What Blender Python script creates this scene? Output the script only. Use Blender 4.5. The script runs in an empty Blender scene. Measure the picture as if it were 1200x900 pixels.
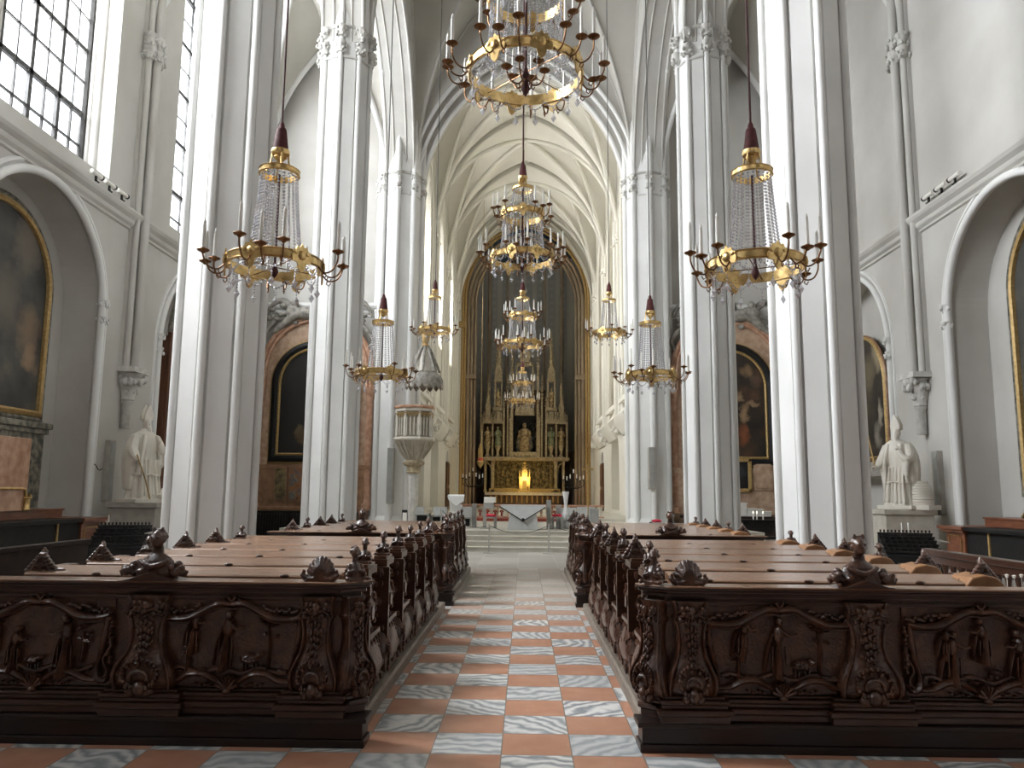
import bpy, math, random
from math import sin, cos, pi, sqrt, radians, atan2
from mathutils import Vector, Matrix

S = bpy.context.scene
COL = S.collection
RND = random.Random(7)

# ------------------------------------------------------------------ camera
F, YAW, PITCH, ROLL, CZ = 924.23, 0.016957, 0.136103, 0.009132, 1.63
fwd = Vector((-sin(YAW) * cos(PITCH), cos(YAW) * cos(PITCH), sin(PITCH)))
rgt0 = Vector((cos(YAW), sin(YAW), 0))
up0 = rgt0.cross(fwd)
rgt = cos(ROLL) * rgt0 + sin(ROLL) * up0
upv = -sin(ROLL) * rgt0 + cos(ROLL) * up0
cam = bpy.data.cameras.new('camera')
cam.sensor_width = 36.0
cam.lens = F / 1200 * 36
cam.clip_end = 300
camo = bpy.data.objects.new('camera', cam)
camo.matrix_world = Matrix(((rgt.x, upv.x, -fwd.x, 0), (rgt.y, upv.y, -fwd.y, 0), (rgt.z, upv.z, -fwd.z, CZ), (0, 0, 0, 1)))
COL.objects.link(camo)
S.camera = camo


def at(px, py, Y):
    """real-world point seen at photo pixel (px,py) at depth Y"""
    d = rgt * ((px - 600) / F) - upv * ((py - 450) / F) + fwd
    d = d / d.y * Y
    return Vector((d.x, Y, d.z + CZ))


# ------------------------------------------------------------------ materials
def new_mat(name):
    m = bpy.data.materials.new(name)
    m.use_nodes = True
    nt = m.node_tree
    return m, nt, nt.nodes['Principled BSDF']


def N(nt, t, **kw):
    n = nt.nodes.new(t)
    for k, v in kw.items():
        if k.startswith('i_'):
            n.inputs[k[2:].replace('_', ' ')].default_value = v
        else:
            setattr(n, k, v)
    return n


def math_(nt, op, a, b=None, c=None):
    n = nt.nodes.new('ShaderNodeMath')
    n.operation = op
    for i, x in enumerate((a, b, c)):
        if x is None:
            continue
        if isinstance(x, (int, float)):
            n.inputs[i].default_value = x
        else:
            nt.links.new(x, n.inputs[i])
    return n.outputs[0]


def mixc(nt, fac, a, b):
    n = nt.nodes.new('ShaderNodeMix')
    n.data_type = 'RGBA'
    for i, x in ((0, fac), (6, a), (7, b)):
        if isinstance(x, (int, float)):
            n.inputs[i].default_value = x
        elif isinstance(x, tuple):
            n.inputs[i].default_value = (*x[:3], 1)
        else:
            nt.links.new(x, n.inputs[i])
    return n.outputs[2]


def ramp(nt, src, stops):
    r = nt.nodes.new('ShaderNodeValToRGB')
    while len(r.color_ramp.elements) < len(stops):
        r.color_ramp.elements.new(.5)
    for e, (p, c) in zip(r.color_ramp.elements, stops):
        e.position = p
        e.color = (*c, 1)
    nt.links.new(src, r.inputs[0])
    return r.outputs[0]


def mat_noise(name, c1, c2, scale=3, rough=.6, metal=0, bump=0, bscale=None, stretch=(1, 1, 1), detail=4, spec=.5, coat=0, coords='Object', lo=.35, hi=.65, bdist=.02):
    m, nt, b = new_mat(name)
    tc = N(nt, 'ShaderNodeTexCoord')
    mp = N(nt, 'ShaderNodeMapping')
    mp.inputs['Scale'].default_value = stretch
    if coords == 'Position':
        g = N(nt, 'ShaderNodeNewGeometry')
        nt.links.new(g.outputs['Position'], mp.inputs[0])
    else:
        nt.links.new(tc.outputs[coords], mp.inputs[0])
    n = N(nt, 'ShaderNodeTexNoise')
    n.inputs['Scale'].default_value = scale
    n.inputs['Detail'].default_value = detail
    nt.links.new(mp.outputs[0], n.inputs['Vector'])
    col = ramp(nt, n.outputs['Fac'], [(lo, c1), (hi, c2)])
    nt.links.new(col, b.inputs['Base Color'])
    b.inputs['Roughness'].default_value = rough
    b.inputs['Metallic'].default_value = metal
    b.inputs['Specular IOR Level'].default_value = spec
    b.inputs['Coat Weight'].default_value = coat
    b.inputs['Coat Roughness'].default_value = .13
    if bump:
        n2 = N(nt, 'ShaderNodeTexNoise')
        n2.inputs['Scale'].default_value = bscale or scale * 6
        n2.inputs['Detail'].default_value = 3
        nt.links.new(mp.outputs[0], n2.inputs['Vector'])
        bp = N(nt, 'ShaderNodeBump')
        bp.inputs['Strength'].default_value = bump
        bp.inputs['Distance'].default_value = bdist
        nt.links.new(n2.outputs['Fac'], bp.inputs['Height'])
        nt.links.new(bp.outputs[0], b.inputs['Normal'])
    return m


M = {}
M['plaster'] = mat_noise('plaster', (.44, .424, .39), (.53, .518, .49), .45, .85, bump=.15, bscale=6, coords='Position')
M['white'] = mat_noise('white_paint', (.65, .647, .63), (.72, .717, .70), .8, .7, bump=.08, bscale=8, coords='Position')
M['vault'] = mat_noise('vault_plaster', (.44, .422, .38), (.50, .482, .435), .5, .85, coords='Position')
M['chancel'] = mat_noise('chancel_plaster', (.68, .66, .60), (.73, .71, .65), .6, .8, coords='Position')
M['stone_trim'] = mat_noise('stone_trim', (.46, .45, .42), (.60, .59, .56), 6, .8, bump=.3, bscale=30, coords='Position')
M['stonegrey'] = mat_noise('grey_stone', (.30, .28, .25), (.38, .36, .32), 4, .7, coords='Position')
M['stonepale'] = mat_noise('pale_stone', (.55, .51, .44), (.64, .60, .53), 5, .6, coords='Position')
M['step'] = mat_noise('step_stone', (.46, .43, .36), (.56, .53, .46), 3, .5, coords='Position')
M['marble_w'] = mat_noise('white_marble', (.70, .66, .58), (.78, .74, .67), 2.5, .45)
M['wood'] = mat_noise('dark_carved_wood', (.036, .0142, .008), (.100, .041, .022), 9, .30, bump=.6, bscale=45, stretch=(1, 1, 1), coat=.45, bdist=.012)
M['woodflat'] = mat_noise('dark_polished_wood', (.028, .011, .006), (.06, .023, .012), 5, .28, bump=.06, stretch=(1, 8, 8), coat=.3)
M['wooddark'] = mat_noise('plinth_wood', (.010, .005, .004), (.020, .009, .007), 5, .4, bump=.05, stretch=(1, 8, 8), coat=.1)
M['rest'] = mat_noise('book_rest_wood', (.17, .092, .055), (.29, .165, .10), 4, .27, bump=.05, stretch=(.6, 9, 9), coat=.25)
M['restraw'] = mat_noise('pale_end_wood', (.24, .11, .045), (.34, .17, .075), 6, .4)
M['kerb'] = mat_noise('worn_kerb_wood', (.15, .12, .095), (.24, .20, .16), 7, .5, stretch=(6, .7, 6), coords='Position')
M['redwood'] = mat_noise('reddish_wood', (.13, .042, .02), (.21, .075, .036), 4, .35, stretch=(1, 1, 6), coat=.2)
M['brownwood'] = mat_noise('brown_panel_wood', (.085, .030, .013), (.14, .052, .022), 3, .4, stretch=(6, 6, .7))
M['gold'] = mat_noise('gilt', (.50, .335, .13), (.74, .53, .24), 12, .3, metal=1, bump=.25, bscale=60, bdist=.004)
M['goldpaint'] = mat_noise('old_gold_paint', (.36, .235, .085), (.50, .34, .14), 14, .5, metal=.35, bump=.3, bscale=80, bdist=.006)
M['goldstone'] = mat_noise('gilded_stone', (.27, .215, .13), (.47, .385, .25), 9, .55, metal=.15, bump=.3, bscale=18, bdist=.03)
M['goldrelief'] = mat_noise('gilded_relief', (.06, .047, .028), (.30, .225, .10), 5, .55, metal=.2, bump=1, bscale=14, bdist=.08)
M['bronze'] = mat_noise('bronze_cup', (.14, .065, .025), (.24, .12, .05), 10, .35, metal=.85)
M['iron'] = mat_noise('dark_iron', (.012, .011, .010), (.022, .02, .018), 8, .45, metal=.5)
M['black'] = mat_noise('black_paint', (.007, .007, .0075), (.013, .012, .012), 8, .55, spec=.25)
M['candle'] = mat_noise('candle_wax', (.74, .72, .67), (.80, .78, .73), 4, .5)
M['cord'] = mat_noise('wine_red_cord', (.045, .010, .010), (.075, .017, .016), 20, .7)
M['velvet'] = mat_noise('wine_red_velvet', (.055, .008, .009), (.10, .014, .015), 15, .75)
M['wire'] = mat_noise('thin_cable', (.06, .055, .05), (.09, .085, .08), 10, .5)
M['redcloth'] = mat_noise('red_cushion', (.55, .02, .05), (.65, .035, .07), 8, .8)
M['carpet'] = mat_noise('red_carpet', (.26, .045, .03), (.33, .07, .045), 20, .9)
M['redmarble'] = mat_noise('red_marble', (.38, .20, .125), (.56, .35, .24), 5, .35, detail=8)
M['pinkmarble'] = mat_noise('pink_marble', (.36, .235, .155), (.52, .37, .26), 5, .4, detail=8)
M['brownmarble'] = mat_noise('brown_marble', (.20, .105, .055), (.34, .19, .105), 4, .35, detail=8)
M['darkmarble'] = mat_noise('mottled_marble', (.045, .045, .035), (.25, .23, .18), 7, .35, detail=8)
M['concrete'] = mat_noise('grey_furniture', (.28, .28, .26), (.34, .34, .32), 5, .6)
M['altargrey'] = mat_noise('light_grey_stone', (.46, .47, .46), (.52, .53, .52), 5, .5)
M['ambowhite'] = mat_noise('white_stone', (.66, .66, .65), (.72, .72, .71), 5, .5)
M['paper'] = mat_noise('paper_white', (.72, .70, .64), (.78, .76, .70), 5, .7)
M['steel'] = mat_noise('brushed_steel', (.45, .44, .41), (.55, .54, .5), 8, .35, metal=.8)
M['lead'] = mat_noise('window_lead', (.035, .034, .033), (.06, .058, .056), 8, .6)
M['curtain'] = mat_noise('apse_brown_wall', (.09, .06, .038), (.14, .095, .06), 3, .8, stretch=(1, 1, .3), coords='Position')
M['redlamp'] = mat_noise('red_glass', (.5, .05, .03), (.6, .10, .05), 6, .3)
M['bronzegreen'] = mat_noise('painted_green_robe', (.10, .16, .10), (.30, .28, .16), 8, .5)
M['robegold'] = mat_noise('painted_gilt_robe', (.16, .11, .06), (.48, .36, .19), 8, .5, metal=.2)
M['robeblue'] = mat_noise('painted_dark_robe', (.05, .06, .08), (.36, .30, .20), 4, .5)
M['sculpt'] = mat_noise('grey_sculpture', (.16, .15, .13), (.34, .32, .28), 6, .6, bump=.4, bscale=20)


def mat_crystal():
    m, nt, b = new_mat('cut_crystal')
    nt.nodes.remove(b)
    out = nt.nodes['Material Output']
    tr = N(nt, 'ShaderNodeBsdfTransparent')
    tr.inputs[0].default_value = (.93, .93, .96, 1)
    gl = N(nt, 'ShaderNodeBsdfGlossy')
    gl.inputs['Roughness'].default_value = .12
    gl.inputs['Color'].default_value = (1, 1, 1, 1)
    df = N(nt, 'ShaderNodeBsdfDiffuse')
    df.inputs[0].default_value = (.82, .82, .85, 1)
    a = N(nt, 'ShaderNodeMixShader')
    a.inputs[0].default_value = .55
    nt.links.new(gl.outputs[0], a.inputs[1])
    nt.links.new(df.outputs[0], a.inputs[2])
    c = N(nt, 'ShaderNodeMixShader')
    c.inputs[0].default_value = .62
    nt.links.new(tr.outputs[0], c.inputs[1])
    nt.links.new(a.outputs[0], c.inputs[2])
    nt.links.new(c.outputs[0], out.inputs[0])
    return m


M['crystal'] = mat_crystal()


def mat_pane():
    m, nt, b = new_mat('window_glass')
    nt.nodes.remove(b)
    out = nt.nodes['Material Output']
    tr = N(nt, 'ShaderNodeBsdfTransparent')
    tr.inputs[0].default_value = (.97, .98, .99, 1)
    gl = N(nt, 'ShaderNodeBsdfGlossy')
    gl.inputs['Roughness'].default_value = .1
    c = N(nt, 'ShaderNodeMixShader')
    c.inputs[0].default_value = .06
    nt.links.new(tr.outputs[0], c.inputs[1])
    nt.links.new(gl.outputs[0], c.inputs[2])
    nt.links.new(c.outputs[0], out.inputs[0])
    return m


M['pane'] = mat_pane()


def mat_floor():
    m, nt, b = new_mat('marble_tiles')
    g = N(nt, 'ShaderNodeNewGeometry')
    sp = N(nt, 'ShaderNodeSeparateXYZ')
    nt.links.new(g.outputs['Position'], sp.inputs[0])
    X, Y = sp.outputs[0], sp.outputs[1]

    def cells(x0, sx, y0, sy):
        u = math_(nt, 'DIVIDE', math_(nt, 'SUBTRACT', X, x0), sx)
        v = math_(nt, 'DIVIDE', math_(nt, 'SUBTRACT', Y, y0), sy)
        fu, fv = math_(nt, 'FLOOR', u), math_(nt, 'FLOOR', v)
        du = math_(nt, 'ABSOLUTE', math_(nt, 'SUBTRACT', math_(nt, 'FRACT', u), .5))
        dv = math_(nt, 'ABSOLUTE', math_(nt, 'SUBTRACT', math_(nt, 'FRACT', v), .5))
        edge = math_(nt, 'GREATER_THAN', math_(nt, 'MAXIMUM', du, dv), .4915)
        cb = N(nt, 'ShaderNodeCombineXYZ')
        nt.links.new(fu, cb.inputs[0])
        nt.links.new(fv, cb.inputs[1])
        wn = N(nt, 'ShaderNodeTexWhiteNoise')
        nt.links.new(cb.outputs[0], wn.inputs['Vector'])
        return fu, fv, edge, wn, cb

    fu, fv, edge, wn, cb = cells(-.1356, .445, 5.204, .4395)
    chk = math_(nt, 'FRACT', math_(nt, 'MULTIPLY', math_(nt, 'ADD', fu, fv), .5))
    is_grey = math_(nt, 'GREATER_THAN', chk, .25)
    # veined marble with a shift and a turn per tile
    rot = N(nt, 'ShaderNodeVectorRotate', rotation_type='Z_AXIS')
    nt.links.new(g.outputs['Position'], rot.inputs['Vector'])
    nt.links.new(math_(nt, 'MULTIPLY', wn.outputs['Value'], 6.28), rot.inputs['Angle'])
    off = N(nt, 'ShaderNodeVectorMath', operation='MULTIPLY_ADD')
    nt.links.new(wn.outputs['Color'], off.inputs[0])
    off.inputs[1].default_value = (17, 17, 17)
    nt.links.new(rot.outputs[0], off.inputs[2])
    wv = N(nt, 'ShaderNodeTexWave')
    wv.inputs['Scale'].default_value = 2.6
    wv.inputs['Distortion'].default_value = 13
    wv.inputs['Detail'].default_value = 3
    wv.inputs['Detail Scale'].default_value = 1.0
    nt.links.new(off.outputs[0], wv.inputs['Vector'])
    gc = ramp(nt, wv.outputs['Fac'], [(0, (.23, .245, .255)), (.3, (.40, .415, .42)), (.65, (.57, .57, .555)), (1, (.72, .70, .67))])
    sepc = N(nt, 'ShaderNodeSeparateColor')
    nt.links.new(wn.outputs['Color'], sepc.inputs[0])
    gc = mixc(nt, math_(nt, 'MULTIPLY', sepc.outputs[1], .6), gc, (.38, .40, .41))
    ns = N(nt, 'ShaderNodeTexNoise')
    ns.inputs['Scale'].default_value = 5
    ns.inputs['Detail'].default_value = 6
    nt.links.new(off.outputs[0], ns.inputs['Vector'])
    rc = ramp(nt, ns.outputs['Fac'], [(.3, (.41, .19, .115)), (.7, (.52, .275, .18))])
    rc = mixc(nt, math_(nt, 'MULTIPLY', sepc.outputs[2], .5), rc, (.40, .20, .13))
    tile = mixc(nt, is_grey, rc, gc)
    # towards the sanctuary the tiles are worn to grey and beige
    fade = N(nt, 'ShaderNodeMapRange')
    fade.inputs['From Min'].default_value = 9.5
    fade.inputs['From Max'].default_value = 13.5
    fade.inputs['To Max'].default_value = .85
    nt.links.new(Y, fade.inputs['Value'])
    worn = mixc(nt, wn.outputs['Value'], (.36, .32, .27), (.50, .47, .42))
    tile = mixc(nt, fade.outputs[0], tile, worn)
    tile = mixc(nt, edge, tile, (.20, .17, .14))
    f2, f3, edge2, wn2, cb2 = cells(-.1356, .89, 17.4, .9)
    slab = mixc(nt, wn2.outputs['Value'], (.36, .335, .30), (.47, .44, .40))
    slab = mixc(nt, edge2, slab, (.52, .49, .45))
    col = mixc(nt, math_(nt, 'GREATER_THAN', Y, 17.4), tile, slab)
    nt.links.new(col, b.inputs['Base Color'])
    b.inputs['Roughness'].default_value = .38
    nb = N(nt, 'ShaderNodeTexNoise')
    nb.inputs['Scale'].default_value = 2.2
    nt.links.new(g.outputs['Position'], nb.inputs['Vector'])
    bp = N(nt, 'ShaderNodeBump')
    bp.inputs['Strength'].default_value = .12
    bp.inputs['Distance'].default_value = .02
    nt.links.new(nb.outputs['Fac'], bp.inputs['Height'])
    nt.links.new(bp.outputs[0], b.inputs['Normal'])
    return m


M['floor'] = mat_floor()


def mat_painting(name, stops, scale=1.1, seed=0.0, dist=1.2):
    m, nt, b = new_mat(name)
    tc = N(nt, 'ShaderNodeTexCoord')
    mp = N(nt, 'ShaderNodeMapping')
    mp.inputs['Location'].default_value = (seed, seed * .7, seed * 1.3)
    nt.links.new(tc.outputs['Object'], mp.inputs[0])
    n = N(nt, 'ShaderNodeTexNoise')
    n.inputs['Scale'].default_value = scale
    n.inputs['Detail'].default_value = 5
    n.inputs['Distortion'].default_value = dist
    nt.links.new(mp.outputs[0], n.inputs['Vector'])
    nt.links.new(ramp(nt, n.outputs['Fac'], stops), b.inputs['Base Color'])
    b.inputs['Roughness'].default_value = .45
    return m


M['paint_grey'] = mat_painting('oil_painting_grey', [(.3, (.03, .03, .03)), (.48, (.075, .072, .065)), (.6, (.17, .135, .09)), (.72, (.36, .24, .14))], .55, 3.1)
M['paint_black'] = mat_painting('oil_painting_black', [(.4, (.006, .006, .006)), (.6, (.02, .016, .012)), (.72, (.09, .06, .03))], .6, 1.7)
M['paint_brown'] = mat_painting('oil_painting_brown', [(.35, (.012, .009, .007)), (.52, (.045, .026, .014)), (.64, (.17, .07, .025)), (.74, (.38, .24, .13))], .8, 5.2)
M['paint_tan'] = mat_painting('oil_painting_tan', [(.35, (.03, .022, .014)), (.5, (.09, .065, .035)), (.6, (.25, .19, .11)), (.72, (.42, .35, .22))], 1.2, 8.4)
M['panelcolour'] = mat_painting('painted_panel', [(.3, (.03, .03, .03)), (.45, (.35, .13, .03)), (.55, (.07, .11, .15)), (.7, (.55, .35, .10))], 4, 2.2)


def mat_apse():
    m, nt, b = new_mat('apse_patterned_wall')
    tc = N(nt, 'ShaderNodeNewGeometry')
    sp = N(nt, 'ShaderNodeSeparateXYZ')
    nt.links.new(tc.outputs['Position'], sp.inputs[0])
    st = math_(nt, 'SINE', math_(nt, 'MULTIPLY', sp.outputs[0], 7.5))
    st2 = math_(nt, 'SINE', math_(nt, 'MULTIPLY', sp.outputs[2], 12))
    dots = math_(nt, 'MULTIPLY', math_(nt, 'GREATER_THAN', st, .55), math_(nt, 'GREATER_THAN', st2, .2))
    c = mixc(nt, math_(nt, 'GREATER_THAN', st, -.3), (.30, .285, .25), (.23, .23, .22))
    c = mixc(nt, math_(nt, 'MULTIPLY', dots, .22), c, (.40, .38, .33))
    nt.links.new(c, b.inputs['Base Color'])
    b.inputs['Roughness'].default_value = .8
    return m


M['apse'] = mat_apse()
M['apsevault'] = mat_noise('apse_blue_vault', (.022, .038, .048), (.03, .055, .072), 2, .8)
M['apserib'] = mat_noise('apse_brown_order', (.24, .18, .12), (.33, .255, .175), 3, .7, stretch=(1, 1, .4), coords='Position')
M['pulpit'] = mat_noise('pulpit_beige', (.22, .19, .14), (.31, .27, .21), 5, .5)
M['pulpitlight'] = mat_noise('pulpit_pale_beige', (.36, .32, .255), (.46, .42, .345), 5, .5)
M['rearwood'] = mat_noise('organ_loft_wood', (.05, .03, .02), (.08, .05, .032), 2, .6)
M['dullwood'] = mat_noise('dull_dark_wood', (.012, .007, .005), (.022, .012, .008), 6, .7, spec=.2)
M['flame'], _nt, _b = new_mat('lit_candle')
_b.inputs['Emission Color'].default_value = (1, .85, .6, 1)
_b.inputs['Emission Strength'].default_value = 4


# ------------------------------------------------------------------ mesh builder
class MB:
    def __init__(self):
        self.v, self.f, self.mi = [], [], []

    def add(self, vs, fs, mi=0, T=None):
        o = len(self.v)
        if T is not None:
            vs = [tuple(T @ Vector(p)) for p in vs]
        self.v += [tuple(p) for p in vs]
        self.f += [tuple(i + o for i in f) for f in fs]
        self.mi += [mi] * len(fs)
        return self

    def box(self, x0, x1, y0, y1, z0, z1, mi=0, T=None):
        vs = [(x, y, z) for z in (z0, z1) for y in (y0, y1) for x in (x0, x1)]
        return self.add(vs, [(0, 2, 3, 1), (4, 5, 7, 6), (0, 1, 5, 4), (2, 6, 7, 3), (0, 4, 6, 2), (1, 3, 7, 5)], mi, T)

    def quad(self, a, b, c, d, mi=0):
        return self.add([a, b, c, d], [(0, 1, 2, 3)], mi)

    def grid(self, rows, closed=False, cap=False, mi=0, T=None):
        """rows: list of equal-length point loops"""
        n = len(rows[0])
        vs = [p for r in rows for p in r]
        fs = []
        for i in range(len(rows) - 1):
            for j in range(n if closed else n - 1):
                k = (j + 1) % n
                fs.append((i * n + j, i * n + k, (i + 1) * n + k, (i + 1) * n + j))
        if cap:
            fs.append(tuple(range(n - 1, -1, -1)))
            fs.append(tuple(range((len(rows) - 1) * n, len(rows) * n)))
        return self.add(vs, fs, mi, T)

    def lathe(self, prof, c=(0, 0, 0), seg=16, sx=1, sy=1, mi=0, T=None, ph=0):
        rows = [[(c[0] + r * sx * cos(2 * pi * j / seg + ph), c[1] + r * sy * sin(2 * pi * j / seg + ph), c[2] + z) for j in range(seg)] for r, z in prof]
        return self.grid(rows, True, True, mi, T)

    def tube(self, pts, r, seg=8, mi=0, T=None, flat=1.0):
        pts = [Vector(p) for p in pts]
        n = len(pts)
        rr = r if isinstance(r, (list, tuple)) else [r] * n
        rows = []
        nrm = None
        for i, p in enumerate(pts):
            t = (pts[min(i + 1, n - 1)] - pts[max(i - 1, 0)])
            t = t.normalized() if t.length > 1e-9 else Vector((0, 0, 1))
            if nrm is None:
                a = Vector((0, 0, 1)) if abs(t.z) < .9 else Vector((0, 1, 0))
                nrm = (a - t * a.dot(t)).normalized()
            else:
                nrm = (nrm - t * nrm.dot(t))
                nrm = nrm.normalized() if nrm.length > 1e-6 else t.orthogonal().normalized()
            bi = t.cross(nrm)
            rows.append([tuple(p + (nrm * cos(2 * pi * j / seg) + bi * sin(2 * pi * j / seg) * flat) * rr[i]) for j in range(seg)])
        return self.grid(rows, True, True, mi, T)

    def ell(self, c, r, seg=10, rings=6, mi=0, T=None, R=None):
        if isinstance(r, (int, float)):
            r = (r, r, r)
        rows = []
        for i in range(1, rings):
            a = pi * i / rings
            row = []
            for j in range(seg):
                b = 2 * pi * j / seg
                q = Vector((r[0] * sin(a) * cos(b), r[1] * sin(a) * sin(b), r[2] * cos(a)))
                if R is not None:
                    q = R @ q
                row.append((c[0] + q.x, c[1] + q.y, c[2] + q.z))
            rows.append(row)
        vs = [p for r_ in rows for p in r_]
        top = Vector((0, 0, r[2]))
        if R is not None:
            top = R @ top
        vs += [(c[0] + top.x, c[1] + top.y, c[2] + top.z), (c[0] - top.x, c[1] - top.y, c[2] - top.z)]
        fs = []
        for i in range(rings - 2):
            for j in range(seg):
                k = (j + 1) % seg
                fs.append((i * seg + j, (i + 1) * seg + j, (i + 1) * seg + k, i * seg + k))
        nt_ = (rings - 1) * seg
        for j in range(seg):
            k = (j + 1) % seg
            fs.append((nt_, j, k))
            fs.append((nt_ + 1, (rings - 2) * seg + k, (rings - 2) * seg + j))
        return self.add(vs, fs, mi, T)

    def octa(self, c, r, h, mi=0, T=None):
        x, y, z = c
        return self.add([(x + r, y, z), (x, y + r, z), (x - r, y, z), (x, y - r, z), (x, y, z + h), (x, y, z - h)],
                        [(0, 1, 4), (1, 2, 4), (2, 3, 4), (3, 0, 4), (1, 0, 5), (2, 1, 5), (3, 2, 5), (0, 3, 5)], mi, T)

    def prism(self, prof, axis, a0, a1, mi=0, T=None):
        """prof: 2D outline; axis 'x': (y,z), 'y': (x,z), 'z': (x,y)"""
        def P(p, a):
            return {'x': (a, p[0], p[1]), 'y': (p[0], a, p[1]), 'z': (p[0], p[1], a)}[axis]
        n = len(prof)
        vs = [P(p, a0) for p in prof] + [P(p, a1) for p in prof]
        fs = [(i, (i + 1) % n, n + (i + 1) % n, n + i) for i in range(n)] + [tuple(range(n - 1, -1, -1)), tuple(range(n, 2 * n))]
        return self.add(vs, fs, mi, T)

    def mesh(self, name, mats, smooth=None):
        me = bpy.data.meshes.new(name)
        me.from_pydata(self.v, [], self.f)
        for m in (mats if isinstance(mats, (list, tuple)) else [mats]):
            me.materials.append(M[m] if isinstance(m, str) else m)
        if len(me.polygons) == len(self.mi):
            me.polygons.foreach_set('material_index', self.mi)
        me.update()
        if smooth:
            me.shade_smooth()
            me.set_sharp_from_angle(angle=radians(smooth))
        return me

    def obj(self, name, mats, parent=None, smooth=None, loc=None, rz=0, bevel=0):
        o = bpy.data.objects.new(name, self.mesh(name, mats, smooth))
        COL.objects.link(o)
        if parent is not None:
            o.parent = parent
        if loc is not None:
            o.location = loc
        o.rotation_euler.z = rz
        if bevel:
            b = o.modifiers.new('edge', 'BEVEL')
            b.width = bevel
            b.segments = 2
            b.limit_method = 'ANGLE'
        return o


def remesh(mb, name, mat, voxel, smooth_it=2):
    """one continuous surface grown from overlapping pieces"""
    me = mb.mesh(name + '_raw', mat)
    o = bpy.data.objects.new(name + '_raw', me)
    COL.objects.link(o)
    r = o.modifiers.new('r', 'REMESH')
    r.mode = 'VOXEL'
    r.voxel_size = voxel
    if smooth_it:
        s = o.modifiers.new('s', 'SMOOTH')
        s.iterations = smooth_it
        s.factor = .5
    bpy.context.view_layer.update()
    dg = bpy.context.evaluated_depsgraph_get()
    out = bpy.data.meshes.new_from_object(o.evaluated_get(dg))
    out.name = name
    out.materials.clear()
    out.materials.append(M[mat])
    bpy.data.objects.remove(o)
    bpy.data.meshes.remove(me)
    out.shade_smooth()
    return out


def put(name, me, parent=None, loc=(0, 0, 0), rz=0, scale=None):
    o = bpy.data.objects.new(name, me)
    COL.objects.link(o)
    o.parent = parent
    o.location = loc
    o.rotation_euler.z = rz
    if scale is not None:
        o.scale = (scale,) * 3 if isinstance(scale, (int, float)) else scale
    return o


def tag(o, label, cat, group=None):
    o['label'] = label
    o['category'] = cat
    if group:
        o['group'] = group
    return o


def thing(name, label, cat, loc=(0, 0, 0), rz=0, group=None):
    o = bpy.data.objects.new(name, None)
    COL.objects.link(o)
    o.empty_display_size = .1
    o.location = loc
    o.rotation_euler.z = rz
    return tag(o, label, cat, group)


KIDS = {}


def copy_tree(o, parent=None):
    c = o.copy()
    COL.objects.link(c)
    c.parent = parent
    for ch in list(o.children):
        copy_tree(ch, c)
    return c


def struct(o):
    o['kind'] = 'structure'
    return o


def arch_pts(uc, w, zs, c, n=20):
    """pointed (c>0) or round (c=0) arch from the -w springing to the +w one"""
    R = w + c
    a1 = math.acos(c / R) if R > 0 else pi / 2
    L = [(uc + c - R * cos(a1 * i / n), zs + R * sin(a1 * i / n)) for i in range(n + 1)]
    return L + [(2 * uc - u, z) for u, z in reversed(L[:-1])]


def arch_wall(mb, mp, u0, u1, v0, v1, uc, w, sill, zs, c, depth, n=20, mi=0, reveal=True):
    P = arch_pts(uc, w, zs, c, n)
    q = lambda a, b, c_, d: mb.quad(mp(*a), mp(*b), mp(*c_), mp(*d), mi)
    if uc - w > u0 + 1e-6:
        q((u0, v0, 0), (uc - w, v0, 0), (uc - w, v1, 0), (u0, v1, 0))
    if uc + w < u1 - 1e-6:
        q((uc + w, v0, 0), (u1, v0, 0), (u1, v1, 0), (uc + w, v1, 0))
    if sill > v0 + 1e-6:
        q((uc - w, v0, 0), (uc + w, v0, 0), (uc + w, sill, 0), (uc - w, sill, 0))
    for a, b in zip(P[:-1], P[1:]):
        q((a[0], a[1], 0), (b[0], b[1], 0), (b[0], max(v1, b[1]), 0), (a[0], max(v1, a[1]), 0))
    if reveal:
        Q = [(uc - w, sill)] + P + [(uc + w, sill)]
        for a, b in zip(Q[:-1], Q[1:]):
            q((a[0], a[1], 0), (b[0], b[1], 0), (b[0], b[1], depth), (a[0], a[1], depth))
        if sill > v0 + 1e-6:
            q((uc - w, sill, 0), (uc + w, sill, 0), (uc + w, sill, depth), (uc - w, sill, depth))
    return P


def arch_tube(mb, mp, uc, w, sill, zs, c, d, r, seg=8, n=16):
    P = [(uc - w, sill)] + arch_pts(uc, w, zs, c, n) + [(uc + w, sill)]
    mb.tube([mp(u, v, d) for u, v in P], r, seg)


def foliage(mb, c, r, h, seed, n=12):
    rr = random.Random(seed)
    n = int(n * 1.7)
    for i in range(n):
        a = 2 * pi * i / n * 2.4 + rr.random()
        z = h * (rr.random() - .5)
        k = r * (.20 + .17 * rr.random())
        q = r * (.8 + .35 * rr.random())
        mb.ell((c[0] + q * cos(a), c[1] + q * sin(a), c[2] + z), (k, k, k * 1.2), 6, 4)
    mb.lathe([(r * .7, -h * .5), (r * .95, h * .5), (r * 1.05, h * .6), (r * 1.05, h * .72)], c, 10)


def catmull(P, n=6):
    P = [Vector(p) for p in P]
    Q = [P[0]] + P + [P[-1]]
    out = []
    for i in range(1, len(Q) - 2):
        for k in range(n):
            t = k / n
            a, b, c, d = Q[i - 1], Q[i], Q[i + 1], Q[i + 2]
            out.append(.5 * ((2 * b) + (c - a) * t + (2 * a - 5 * b + 4 * c - d) * t * t + (3 * b - a - 3 * c + d) * t ** 3))
    out.append(P[-1])
    return out


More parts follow.
